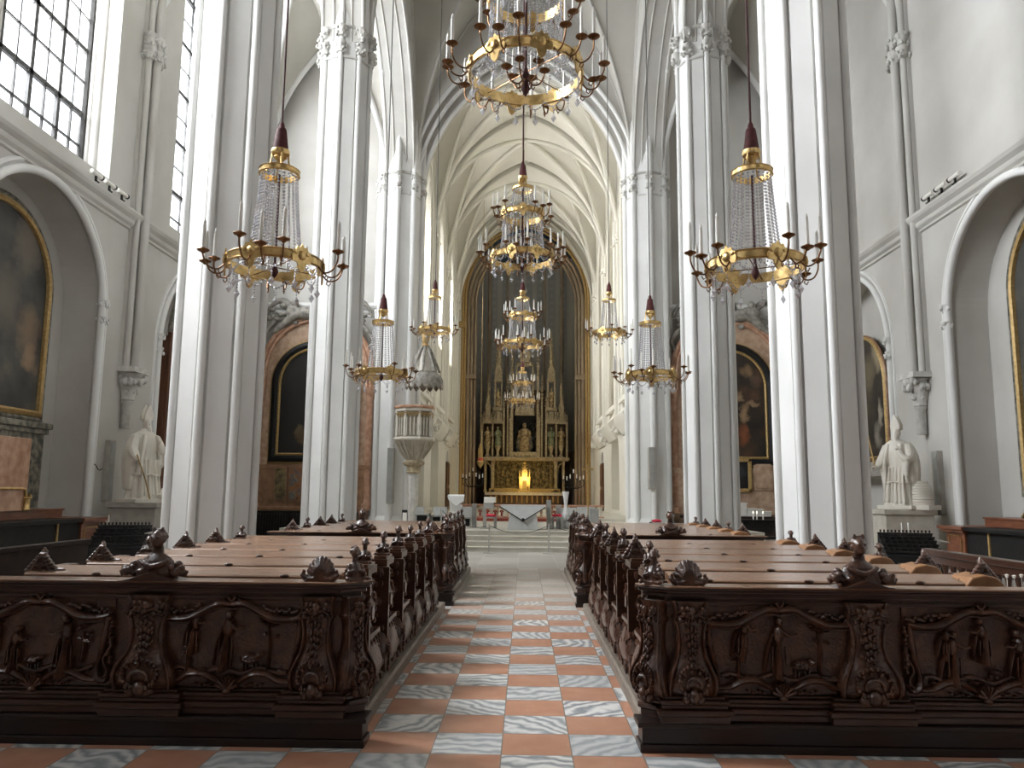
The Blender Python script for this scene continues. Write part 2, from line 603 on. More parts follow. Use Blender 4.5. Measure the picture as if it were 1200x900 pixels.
def spiral(c, r0, turns, start, sgn=1, n=16):
    """2D flat spiral shrinking to its eye"""
    return [(c[0] + r0 * (1 - .8 * i / n) * cos(start + sgn * turns * 2 * pi * i / n), c[1] + r0 * (1 - .8 * i / n) * sin(start + sgn * turns * 2 * pi * i / n)) for i in range(n + 1)]
# ================================================================== the building
X0 = -.12
XL, XR = -10.67, 10.43
CX = 4.95                      # column axis from the nave axis
YB = [-9.0, -1.6, 5.8, 13.2, 20.6, 30.6]
ZC = 13.8                      # capitals
ZTOP = 24.5
HC = 4.45                      # half width of the chancel
YE = 51.0

mb = MB()
mb.quad((-14, -10, 0), (14, -10, 0), (14, 31, 0), (-14, 31, 0))
struct(mb.obj('floor', 'floor'))
mb = MB()
mb.box(-7.2, 7.0, 23.45, 31.2, -.05, .52)
struct(mb.obj('floor_sanctuary', 'step'))
mb = MB()
mb.box(-4.6, 4.6, 31.2, 58, -.05, .80)
struct(mb.obj('floor_choir', 'step'))
for i in range(4):
    mb = MB()
    y = 22.0 + .36 * i
    mb.box(-4.6 - .0 * i, 4.6, y, 23.5, .13 * i, .13 * (i + 1) - .001 * (i == 3))
    mb.box(-4.6, 4.6, y - .03, y + .05, .13 * (i + 1) - .035, .13 * (i + 1) + .001)
    struct(mb.obj('floor_step', 'step'))


def f_left(u, v, d):
    return (XL - d, u, v)


def f_right(u, v, d):
    return (XR + d, u, v)


# niches: centre, half width, springing
NICHE = {3: (16.7, 2.5, 6.0), 4: (25.1, 2.7, 5.8), 2: (9.3, 2.5, 6.0), 1: (2.1, 2.5, 6.0), 0: (-5.3, 2.5, 6.0)}
WIN = {0: (-5.3, 2.2), 1: (2.1, 2.2), 2: (9.3, 2.2), 3: (16.9, 2.2), 4: (25.7, 3.12)}
for side, mp in (('left', f_left), ('right', f_right)):
    mb = MB()
    for b in range(5):
        y0, y1 = YB[b], YB[b + 1] + (.25 if b == 4 else 0)
        uc, w, zs = NICHE[b]
        arch_wall(mb, mp, y0, y1, 0, 8.85, uc, w, 0, zs, 0, .95, 24)
        mb.quad(mp(uc - w - .3, 0, .95), mp(uc + w + .3, 0, .95), mp(uc + w + .3, 9.2, .95), mp(uc - w - .3, 9.2, .95))
        if side == 'left':
            wc, ww = WIN[b]
            arch_wall(mb, mp, y0, y1, 8.85, ZTOP, wc, ww, 9.45, 17.2, 1.2, 1.0, 16)
        else:
            mb.quad(mp(y0, 8.85, 0), mp(y1, 8.85, 0), mp(y1, ZTOP, 0), mp(y0, ZTOP, 0))
    struct(mb.obj('wall_' + side, 'plaster', smooth=30))
    # niche mouldings with little foliate caps
    for b in (2, 3, 4):
        uc, w, zs = NICHE[b]
        mb = MB()
        arch_tube(mb, mp, uc, w + .02, 0, zs, 0, -.02, .10, 8, 20)
        arch_tube(mb, mp, uc, w + .22, 0, zs, 0, .0, .055, 6, 20)
        for sg in (-1, 1):
            for dz in (-.22, .2):
                p = mp(uc + sg * (w + .05), zs + dz, -.04)
                foliage(mb, p, .13, .16, b * 10 + sg + int(dz * 10), 7)
        struct(mb.obj('trim_niche', 'white', smooth=50))
    # cornice
    sg = 1 if side == 'left' else -1
    xw = XL if side == 'left' else XR
    prof = [(0, 8.50), (.06, 8.52), (.06, 8.58), (.13, 8.64), (.15, 8.70), (.15, 8.74), (.24, 8.82), (.28, 8.90), (.28, 8.96), (.18, 9.02), (0, 9.10)]
    mb = MB()
    mb.prism([(xw + sg * a, z) for a, z in prof], 'y', YB[2], 30.85)
    struct(mb.obj('trim_cornice', 'plaster', smooth=20))
    # wall shafts between the bays
    for b in (2, 3):
        y = YB[b + 1]
        xs = xw + sg * .10
        mb = MB()
        mb.box(min(xw - sg * .02, xw + sg * .10), max(xw - sg * .02, xw + sg * .10), y - .36, y + .36, 4.75, 22)
        for dy, dx, r in ((-.27, .06, .085), (0, .16, .12), (.27, .06, .085)):
            mb.tube([(xs + sg * dx, y + dy, 4.7), (xs + sg * dx, y + dy, 22)], r, 10)
        struct(mb.obj('column_wall_shaft', 'plaster', smooth=50))
        mb = MB()
        for dy, dx in ((-.27, .06), (0, .16), (.27, .06)):
            for dz in (-.2, .2):
                foliage(mb, (xs + sg * dx, y + dy, ZC + dz), .17, .28, int(y * 7 + dy * 10 + dz * 10), 9)
        struct(mb.obj('trim_capital', 'stone_trim', smooth=50))
        mb = MB()
        foliage(mb, (xs + sg * .08, y, 4.50), .31, .20, int(y), 16)
        mb.box(min(xw, xs + sg * .38), max(xw, xs + sg * .38), y - .42, y + .42, 4.66, 4.80)
        mb.lathe([(.16, 3.93), (.18, 3.96), (.16, 4.0), (.165, 4.06), (.21, 4.22), (.29, 4.38), (.30, 4.5)], (xs + sg * .03, y, 0), 14)
        foliage(mb, (xs + sg * .06, y, 4.18), .19, .10, int(y) + 3, 8)
        mb.lathe([(.115, 3.2), (.125, 3.22), (.125, 3.84), (.16, 3.87), (.16, 3.92)], (xs + sg * .03, y, 0), 14)
        struct(mb.obj('trim_corbel', 'stone_trim', smooth=50))

# windows of the left aisle: lead bars in front of clear glass
wn = 0
for b in range(5):
    wn += 1
    wc, ww = WIN[b]
    P = arch_pts(wc, ww, 17.2, 1.2, 16)
    xg = XL - .85
    mb = MB()
    mb.add([(xg, u, v) for u, v in [(wc - ww, 9.45)] + P + [(wc + ww, 9.45)]], [tuple(range(len(P) + 2))])
    win = struct(mb.obj('window_%d' % wn, 'pane'))

    def topz(u):
        t = abs(u - wc)
        R = ww + 1.2
        return 17.2 + sqrt(max(0, R * R - (t + 1.2) ** 2))
    mb = MB()
    x0, x1 = xg + .01, xg + .07
    nv = 8
    for i in range(nv + 1):
        u = wc - ww + 2 * ww * i / nv
        t = .12 if i % 2 == 0 else .042
        if i in (0, nv):
            t = .11
        mb.box(x0 - (.03 if i % 2 == 0 else 0), x1, u - t / 2, u + t / 2, 9.45, max(9.6, topz(u)))
    k = 0
    z = 9.45
    while z < 20:
        hw = ww if z < 17.2 else max(0, sqrt(max(0, (ww + 1.2) ** 2 - (z - 17.2) ** 2)) - 1.2)
        t = .12 if k % 2 == 0 else .042
        if hw > .1:
            mb.box(x0 - (.03 if k % 2 == 0 else 0), x1, wc - hw, wc + hw, z - t / 2, z + t / 2)
        z += .86
        k += 1
    arch_tube(mb, lambda u, v, d: (XL - d, u, v), wc, ww - .02, 9.45, 17.2, 1.2, .80, .09, 6, 14)
    struct(mb.obj('window_%d_bars' % wn, 'lead'))
    mb = MB()
    arch_tube(mb, f_left, wc, ww + .03, 9.45, 17.2, 1.2, .45, .10, 8, 14)
    arch_tube(mb, f_left, wc, ww + .02, 9.45, 17.2, 1.2, .65, .06, 8, 14)
    struct(mb.obj('trim_window', 'plaster', smooth=50))

# closed, windowless rear wall behind the camera, kept dark for dim pew reflections
mb = MB()
mb.quad((-14, -9, 0), (14, -9, 0), (14, -9, 25), (-14, -9, 25))
struct(mb.obj('wall_rear', 'rearwood'))
mb = MB()
mb.quad((-14, -10, 24.6), (14, -10, 24.6), (14, 31.5, 24.6), (-14, 31.5, 24.6))
struct(mb.obj('ceiling_roof', 'vault'))


# ------------------------------------------------------------------ columns
def column(cx, cy, R, zt, shafts=8, r=.085, name='column'):
    mb = MB()
    ring = lambda z, k=1.0: [(cx + R * k * cos(2 * pi * j / 8), cy + R * k * sin(2 * pi * j / 8), z) for j in range(8)]
    Rb = R - .075
    # faces slightly hollowed between the corner shafts
    def sect(z, k):
        out = []
        for j in range(8):
            a = 2 * pi * j / 8
            c0 = Vector((cos(a), sin(a))) * Rb * k
            a2 = a + pi / 4
            c1 = Vector((cos(a2), sin(a2))) * Rb * k
            out.append((cx + c0.x, cy + c0.y, z))
            m = ((c0 + c1) / 2).normalized()
            for t, dd in ((.10, -.035), (.15, -.03), (.20, .014), (.80, .014), (.85, -.03), (.90, -.035)):
                p = c0.lerp(c1, t) + m * dd
                out.append((cx + p.x, cy + p.y, z))
        return out
    mb.grid([sect(0, 1.16), sect(.55, 1.16), sect(.7, 1.0), sect(zt, 1.0)], True, True)
    for j in range(8):
        a = 2 * pi * j / 8
        x, y = cx + (R - .07) * cos(a), cy + (R - .07) * sin(a)
        mb.tube([(x, y, 0), (x, y, zt)], r, 12)
    o = struct(mb.obj(name, 'white', smooth=35))
    mb = MB()
    for j in range(8):
        a = 2 * pi * j / 8
        x, y = cx + (R - .05) * cos(a), cy + (R - .05) * sin(a)
        for dz in (-.24, .22):
            foliage(mb, (x, y, ZC + dz), .14, .26, int(cx * 10 + cy) + j * 3 + int(dz * 10), 10)
    for dz, k in ((-.48, .02), (.40, .05), (.46, .03)):
        rows = [[(cx + (R + kk) * cos(2 * pi * j / 8) * .955, cy + (R + kk) * sin(2 * pi * j / 8) * .955, ZC + dz + zz) for j in range(8)] for kk, zz in ((0, -.03), (k, 0), (0, .03))]
        mb.grid(rows, True)
    struct(mb.obj('trim_capital', 'stone_trim', smooth=50))
    return o


for sg in (-1, 1):
    for cy in (5.8, 13.2, 20.6):
        column(X0 + sg * CX + ((.08 if sg > 0 else -.16) if cy < 15 else 0), cy, .79 if cy < 15 else .73, ZTOP, r=.066)
    column(X0 + sg * (CX + .02), 30.7, .92, ZTOP, r=.12)

# arcade walls with their pointed arches
for sg in (-1, 1):
    side = 'left' if sg < 0 else 'right'
    xi, xo = X0 + sg * (CX - .55), X0 + sg * (CX + .55)
    mpi = lambda u, v, d, xi=xi, sg=sg: (xi + sg * d, u, v)
    mpo = lambda u, v, d, xo=xo, sg=sg: (xo - sg * d, u, v)
    mb = MB()
    mt = MB()
    for b in (2, 3, 4):
        y0, y1 = YB[b], YB[b + 1]
        uc, w = (y0 + y1) / 2, (y1 - y0) / 2 - .55
        rise = 4.9 if b < 4 else 5.6
        c = (rise ** 2 - w * w) / (2 * w)
        c = max(c, .05)
        arch_wall(mb, mpi, y0, y1, ZC, ZTOP, uc, w, ZC, ZC, c, .55, 16)
        arch_wall(mb, mpo, y0, y1, ZC, ZTOP, uc, w, ZC, ZC, c, .55, 16)
        for d, rr, dw in ((0, .05, .02), (.30, .035, .0), (.80, .035, .0), (1.1, .05, .02)):
            arch_tube(mt, mpi, uc, w + dw, ZC, ZC, c, d, rr, 8, 16)
    struct(mb.obj('wall_arcade_' + side, 'plaster', smooth=30))
    struct(mt.obj('trim_arcade_' + side, 'plaster', smooth=50))


# ------------------------------------------------------------------ vaults
def gfun(s, k):
    R = 1 + k
    return sqrt(max(0, R * R - (abs(s) + k) ** 2)) / sqrt(R * R - k * k)


def vault(name, xa, xb, ya, yb, zs, rise, k, mat, n=14, ribs=.11, ridge=False, rmat='white'):
    xc, yc, hx, hy = (xa + xb) / 2, (ya + yb) / 2, (xb - xa) / 2, (yb - ya) / 2
    ss = [-cos(pi * i / (2 * n)) if i <= n else sin(pi * (i - n) / (2 * n)) for i in range(2 * n + 1)]
    def P(s, t, off=0):
        return (xc + hx * s, yc + hy * t, zs + rise * max(gfun(s, k), gfun(t, k)) + off)
    vs = [P(s, t) for s in ss for t in ss]
    m = 2 * n + 1
    fs = []
    for i in range(2 * n):
        for j in range(2 * n):
            a, b, c, d = i * m + j, (i + 1) * m + j, (i + 1) * m + j + 1, i * m + j + 1
            if (i < n) == (j < n):
                fs += [(a, b, c), (a, c, d)]
            else:
                fs += [(a, b, d), (b, c, d)]
    mb = MB()
    mb.add(vs, fs)
    struct(mb.obj('ceiling_' + name, mat, smooth=18))
    mb = MB()
    for sg in (1, -1):
        mb.tube([P(s, sg * s, -.05) for s in ss], ribs, 8)
    for t in (-1, 1):
        mb.tube([(xc + hx * s, yc + hy * t, zs + rise * gfun(s, k) - .05) for s in ss], ribs * 1.25, 8)
        mb.tube([(xc + hx * t, yc + hy * s, zs + rise * gfun(s, k) - .05) for s in ss], ribs * 1.1, 8)
    if ridge:
        for sg in (1, -1):
            # short ridge ribs and the side ribs that fork off the diagonals
            mb.tube([P(sg * s, 0, -.04) for s in (.42, .6, .8, 1)], ribs * .75, 6)
            for tg in (1, -1):
                mb.tube([Vector(P(sg * .42, 0, -.05)).lerp(Vector(P(sg * .97, tg * .97, -.05)), q) + Vector((0, 0, 1.15 * sin(pi * q))) for q in (0, .12, .25, .38, .5, .62, .75, .88, 1)], ribs * .8, 6)
                mb.tube([Vector(P(0, tg * .999, -.03)).lerp(Vector(P(sg * .45, 0, -.05)), q) for q in (0, .25, .5, .75, 1)], ribs * .7, 6)
    struct(mb.obj('trim_ribs_' + name, rmat, smooth=50))


for b in (2, 3, 4):
    ya, yb = YB[b], YB[b + 1] - (.3 if b == 4 else 0)
    vault('nave', X0 - CX + .55, X0 + CX - .55, ya, yb, ZC, 9.6, 1.6, 'vault', ribs=.06, rmat='plaster')
    vault('aisle_left', XL, X0 - CX - .55, ya, yb, ZC, 6.2, 1.2, 'vault')
    vault('aisle_right', X0 + CX + .55, XR, ya, yb, ZC, 6.2, 1.2, 'vault')

# east walls of the aisles, chancel arch
for sg, xa, xb, side in ((-1, XL, X0 - 4.4, 'left'), (1, X0 + 4.4, XR, 'right')):
    mb = MB()
    mb.quad((xa, 30.8, 0), (xb, 30.8, 0), (xb, 30.8, ZTOP), (xa, 30.8, ZTOP))
    struct(mb.obj('wall_end_' + side, 'plaster'))
    mb = MB()
    mb.prism([(30.8 - a, z) for a, z in prof], 'x', xa + .1, xb)
    struct(mb.obj('trim_cornice_end', 'white', smooth=20))
mb = MB()
mt = MB()
for w, y, d, c in ((4.62, 30.25, .3, 2.6), (4.40, 30.55, .3, 2.4), (4.16, 30.85, .5, 2.2)):
    mp = lambda u, v, dd, y=y: (u, y + dd, v)
    arch_wall(mb, mp, X0 - 5.2, X0 + 5.2, 13.3, ZTOP, X0, w, 13.3, 13.4, c, d, 24)
    arch_tube(mt, mp, X0, w, 13.3, 13.4, c, 0, .085, 8, 24)
    arch_tube(mt, mp, X0, w + .12, 13.3, 13.4, c, .1, .06, 8, 24)
struct(mb.obj('wall_chancel_arch', 'plaster', smooth=30))
struct(mt.obj('trim_chancel_arch', 'white', smooth=50))

# ------------------------------------------------------------------ chancel
BY = [31.0, 36.7, 42.4, 48.1, 51.0]
for sg, side in ((-1, 'left'), (1, 'right')):
    xw = sg * HC
    mp = lambda u, v, d, xw=xw, sg=sg: (xw + sg * d, u, v)
    mb = MB()
    mt = MB()
    for b in range(4):
        y0, y1 = BY[b], BY[b + 1]
        yc = (y0 + y1) / 2
        if b < 3:
            if b == 2:
                arch_wall(mb, mp, y0, y1, 0, 5.0, yc + .2, .95, .8, 3.0, 0, .4, 12)
            else:
                arch_wall(mb, mp, y0, y1, 0, 5.0, yc - .45, 1.65, .8, 3.1, .35, .7, 14)
            mb.quad(mp(y0, 0, .7), mp(y1, 0, .7), mp(y1, 5.2, .7), mp(y0, 5.2, .7))
            WH = .95 if sg < 0 else 1.9
            sl = 9.0 if sg < 0 else 5.9
            arch_wall(mb, mp, y0, y1, 5.0, 22, yc, WH, sl, 14.0, 1.2, .5, 14)
            if sg > 0:
                mb.quad(mp(yc - 2, 5.6, .5), mp(yc + 2, 5.6, .5), mp(yc + 2, 20, .5), mp(yc - 2, 20, .5))
            # tracery bars
            if sg < 0:
                for i in range(9):
                    u = yc - 1.0 + 2.0 * i / 8
                    mt.box(xw - .12, xw + .07, u - .035, u + .035, 8.9, 16.4)
            for i in range(1, 4):
                u = yc - 1.9 + 3.8 * i / 4
                mt.tube([mp(u, 5.9, .28), mp(u, 15.5, .28)], .075, 6)
            for z in (8.4, 11.0, 13.6):
                mt.tube([mp(yc - 1.9, z, .28), mp(yc + 1.9, z, .28)], .05, 6)
            arch_tube(mt, mp, yc, 1.95, 5.9, 14.0, 1.2, .0, .10, 8, 12)
            # sill brackets
            mt.prism([(xw + sg * .25, 4.15), (xw - sg * .08, 4.2), (xw - sg * .42, 4.75), (xw - sg * .48, 4.95), (xw - sg * .3, 5.1), (xw + sg * .25, 5.75)], 'y', yc - 1.75, yc + 1.75)
            mt.box(min(xw, xw - sg * .2), max(xw, xw - sg * .2), yc - 2.1, yc + 2.1, 5.65, 5.85)
        else:
            mb.quad(mp(y0, 0, 0), mp(y1, 0, 0), mp(y1, 22, 0), mp(y0, 22, 0))
    mt.prism([(xw + sg * .1, 5.0), (xw - sg * .1, 5.05), (xw - sg * .18, 5.2), (xw - sg * .1, 5.3), (xw + sg * .1, 5.34)], 'y', 31.2, 51)
    for y in BY[1:4]:
        for dy, r, dx in ((-.34, .09, .08), (0, .14, .16), (.34, .09, .08), (-1.35, .10, .05), (1.35, .10, .05), (-.85, .06, .0), (.85, .06, .0)):
            mt.tube([mp(y + dy, 4.6, -dx), mp(y + dy, 14.6, -dx)], r, 8)
        foliage(mt, mp(y, 4.5, -.15), .25, .35, int(y), 10)
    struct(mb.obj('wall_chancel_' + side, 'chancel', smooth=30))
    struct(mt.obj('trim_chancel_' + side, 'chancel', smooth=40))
    mb = MB()
    for y in BY[1:4]:
        for dy, dx in ((-.34, .08), (0, .16), (.34, .08)):
            foliage(mb, mp(y + dy, 13.5, -dx), .16, .45, int(y * 3 + dy * 9), 9)
    struct(mb.obj('trim_capital', 'chancel', smooth=50))
    if sg < 0:
        for b in range(3):
            yc = (BY[b] + BY[b + 1]) / 2
            P = arch_pts(yc, 1.0, 14.0, 1.2, 10)
            mb = MB()
            mb.add([mp(u, v, .4) for u, v in [(yc - 1.0, 8.9)] + P + [(yc + 1.0, 8.9)]], [tuple(range(len(P) + 2))])
            wn += 1
            struct(mb.obj('window_%d' % wn, 'pane'))
for a, b in zip(BY[:-1], BY[1:]):
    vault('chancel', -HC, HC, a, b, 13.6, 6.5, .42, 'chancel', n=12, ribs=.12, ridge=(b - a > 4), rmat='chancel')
mb = MB()
mb.quad((-6, 30.9, 21.5), (6, 30.9, 21.5), (6, 58, 21.5), (-6, 58, 21.5))
struct(mb.obj('ceiling_roof_chancel', 'vault'))

# apse behind its gilded arch
HA = 4.18
mp = lambda u, v, d: (u, YE + d, v)
mb = MB()
arch_wall(mb, mp, -HC, HC, 0, 21.5, 0, HA, .0, 14.4, 1.1, .8, 24)
struct(mb.obj('wall_apse_arch', 'chancel', smooth=30))
mb = MB()
arch_tube(mb, mp, 0, HA - .02, .8, 14.4, 1.1, .02, .085, 8, 20)
arch_tube(mb, mp, 0, HA - .16, .8, 14.4, 1.1, .30, .10, 8, 20)
for sg in (-1, 1):
    mb.box(sg * 4.25 - .25, sg * 4.25 + .25, YE - .16, YE + .3, 12.35, 12.75)
    mb.box(sg * 4.25 - .22, sg * 4.25 + .22, YE - .12, YE + .3, 4.55, 4.75)
struct(mb.obj('trim_apse_arch', 'goldpaint', smooth=50))
mb = MB()
for i, (dw, d, r) in enumerate(((.36, .5, .13), (.58, .72, .12), (.80, .95, .11))):
    arch_tube(mb, mp, 0, HA - dw, .8, 14.2, 1.1, d, r, 8, 20)
for sg in (-1, 1):
    mb.box(sg * 3.62 - .35, sg * 3.62 + .35, YE + .35, YE + 1.1, 9.0, 9.3)
struct(mb.obj('trim_apse_order', 'apserib', smooth=50))
pa = [(-HA, YE + .8), (-HA, 52.6), (-2.7, 56.2), (2.7, 56.2), (HA, 52.6), (HA, YE + .8)]
mb = MB()
for i, (a, b) in enumerate(zip(pa[:-1], pa[1:])):
    mb.quad((*a, 0), (*b, 0), (*b, 18.3), (*a, 18.3), 1 if i in (0, 1, 3, 4) else 0)
struct(mb.obj('wall_apse', ['apse', 'apse']))
mb = MB()
apex = (0, YE + 1.5, 21.2)
rows = []
for (x, y) in pa:
    rows.append([(x * (1 - t) + x * .25 * sin(pi * t), y * (1 - t) + apex[1] * t + (y - apex[1]) * .25 * sin(pi * t), 18.3 + 3.6 * sin(pi / 2 * t)) for t in [i / 8 for i in range(9)]])
mb.grid(rows)
struct(mb.obj('ceiling_apse', 'apsevault', smooth=15))
mb = MB()
for r in rows[1:-1]:
    mb.tube([tuple(Vector(p) * 1 - Vector((p[0] * .01, .08, .02))) for p in r], .10, 6)
for (x, y) in pa[1:-1]:
    mb.tube([(x * .97, y - .08, .8), (x * .97, y - .08, 18.3)], .13, 8)
for x in (-1.35, 1.35):
    mb.tube([(x, 56.1, .8), (x, 56.1, 18.3)], .08, 8)
struct(mb.obj('trim_apse_ribs', 'apserib', smooth=50))
# brown hangings on both flanks of the apse
for sg in (-1, 1):
    mb = MB()
    pts = []
    for i in range(41):
        t = i / 40
        p = Vector((sg * 3.66, 51.9)).lerp(Vector((sg * 2.55, 55.6)), t)
        pts.append((p.x + .05 * sin(i * 1.9), p.y))
    mb.grid([[(x, y, z) for x, y in pts] for z in (.85, 4.4)])
    tag(mb.obj('wall_hanging', 'curtain', smooth=60), 'dark brown hanging on the apse wall on the %s side of the high altar' % ('pulpit' if sg < 0 else 'tall cross'), 'hanging')
# ================================================================== pews
RW = random.Random(11)
PX = {'window': (-3.68, -1.10), 'beehive': (.83, 3.44)}       # outer / inner limits of the two blocks


def bust_mesh():
    mb = MB()
    mb.box(-.055, .055, -.07, .07, -.01, .03)
    mb.tube([(0, 0, .02), (0, 0, .06), (0, 0, .10), (0, 0, .145)], [.05, .058, .052, .026], 10)
    mb.tube([(0, 0, .13), (0, -.004, .185)], [.025, .024], 8)
    mb.ell((0, -.004, .215), (.036, .040, .044))
    for i in range(12):
        a, k = i * 2.4, i / 11
        mb.ell((.036 * cos(a) * (1 - .5 * k), .012 + .036 * sin(a) * (1 - .5 * k), .215 + .045 * k), .016, 6, 4)
    mb.ell((0, -.044, .212), (.007, .008, .010), 6, 4)
    for sg in (-1, 1):
        mb.ell((sg * .050, -.005, .105), (.022, .035, .030))
        mb.tube([(sg * .05, -.01, .10), (sg * .062, -.05, .07), (sg * .02, -.062, .085)], [.018, .016, .014], 6)
        for k in range(3):
            mb.ell((sg * (.055 + .012 * k), .02 - .05 * k, .075 - .026 * k), (.024, .03, .018), 6, 4)
    return remesh(mb, 'bust_finial', 'wood', .0065, 1)


def scroll_mesh():
    """stepped triangular crest of scrolls and a shell, facing the viewer"""
    mb = MB()
    mb.box(-.15, .13, -.05, .05, -.01, .025)
    mb.prism([(-.17, .01), (-.13, .05), (-.10, .05), (-.075, .10), (-.05, .11), (-.03, .17), (0, .215), (.03, .17), (.05, .11), (.08, .09), (.10, .045), (.13, .01)], 'y', -.035, .035)
    for i in range(6):
        t = i / 5
        for sg in (-1, 1):
            x, z = sg * (.135 - .12 * t), .02 + .18 * t
            mb.ell((x, -.02, z), (.026, .032, .024), 7, 5)
            mb.ell((x * .6, -.042, z * .85), (.018, .014, .026), 6, 4)
    for i in range(5):
        a = -.8 + .4 * i
        mb.tube([(0, -.04, .03), (.05 * sin(a), -.045, .03 + .075 * cos(a))], [.010, .016], 6)
    mb.ell((0, 0, .225), (.03, .03, .035), 8, 6)
    mb.ell((0, 0, .26), (.016, .016, .02), 6, 4)
    mb.tube([(-.13, 0, .02), (-.19, 0, .025), (-.215, 0, .01), (-.20, 0, -.005)], [.03, .022, .018, .016], 7)
    return remesh(mb, 'scroll_finial', 'wood', .0065, 1)


def shell_mesh():
    """big leaning shell between two scrolls, on the corner of a rear screen"""
    mb = MB()
    for i in range(9):
        a = -1.15 + 2.3 * i / 8
        tip = (.145 * sin(a), .02, .02 + .15 * cos(a) * (1 if abs(a) < 1 else .9))
        mb.tube([(0, -.05, .015), (.07 * sin(a), -.035, .03 + .075 * cos(a)), tip], [.015, .021, .027], 7)
        mb.ell(tip, .028, 6, 4)
    for sg in (-1, 1):
        mb.tube([(sg * .10, -.02, .01), (sg * .17, -.02, .03), (sg * .20, -.02, .055), (sg * .185, -.02, .08), (sg * .16, -.02, .065)], [.03, .028, .022, .02, .018], 7)
    mb.box(-.13, .13, -.06, .05, -.01, .03)
    return remesh(mb, 'shell_finial', 'wood', .008, 1)


def big_bust_mesh():
    mb = MB()
    mb.lathe([(.15, -.03), (.145, .02), (.125, .06), (.108, .095), (.07, .125), (.045, .14), (.036, .19)], (0, .01, 0), 16, sy=.52)
    rr = random.Random(4)
    for sg in (-1, 1):
        for i in range(9):
            mb.ell((sg * (.05 + .155 * rr.random()), -.06 + .03 * rr.random(), .0 + .055 * rr.random()), (.026, .02, .022), 6, 4)
        mb.tube([(sg * .12, -.03, .01), (sg * .18, -.03, .03), (sg * .22, -.03, .018), (sg * .205, -.03, -.005)], [.026, .024, .018, .014], 7)
        mb.tube([(sg * .10, -.045, .10), (sg * .06, -.068, .075), (0, -.078, .055)], [.016, .018, .02], 7)
        mb.ell((sg * .15, .0, .065), (.03, .03, .03), 7, 5)
    mb.ell((0, -.012, .232), (.046, .052, .060), 12, 8)
    mb.ell((0, -.042, .200), (.024, .022, .020), 8, 6)
    mb.tube([(0, -.060, .248), (0, -.068, .228)], [.006, .010], 6)
    for sg in (-1, 1):
        mb.ell((sg * .020, -.056, .250), (.013, .008, .005), 6, 4)
        mb.ell((sg * .048, -.005, .228), (.010, .016, .018), 6, 4)
        mb.ell((sg * .028, -.005, .295), (.014, .014, .022), 6, 4)
    mb.ell((0, .012, .256), (.052, .052, .042), 12, 8)
    for i in range(24):
        a, k = i * 2.4, i / 23
        mb.ell((.052 * cos(a) * (1 - .6 * k), .014 + .048 * sin(a) * (1 - .6 * k), .248 + .044 * k), .015, 6, 4)
    return remesh(mb, 'figure_bust', 'wood', .006, 1)


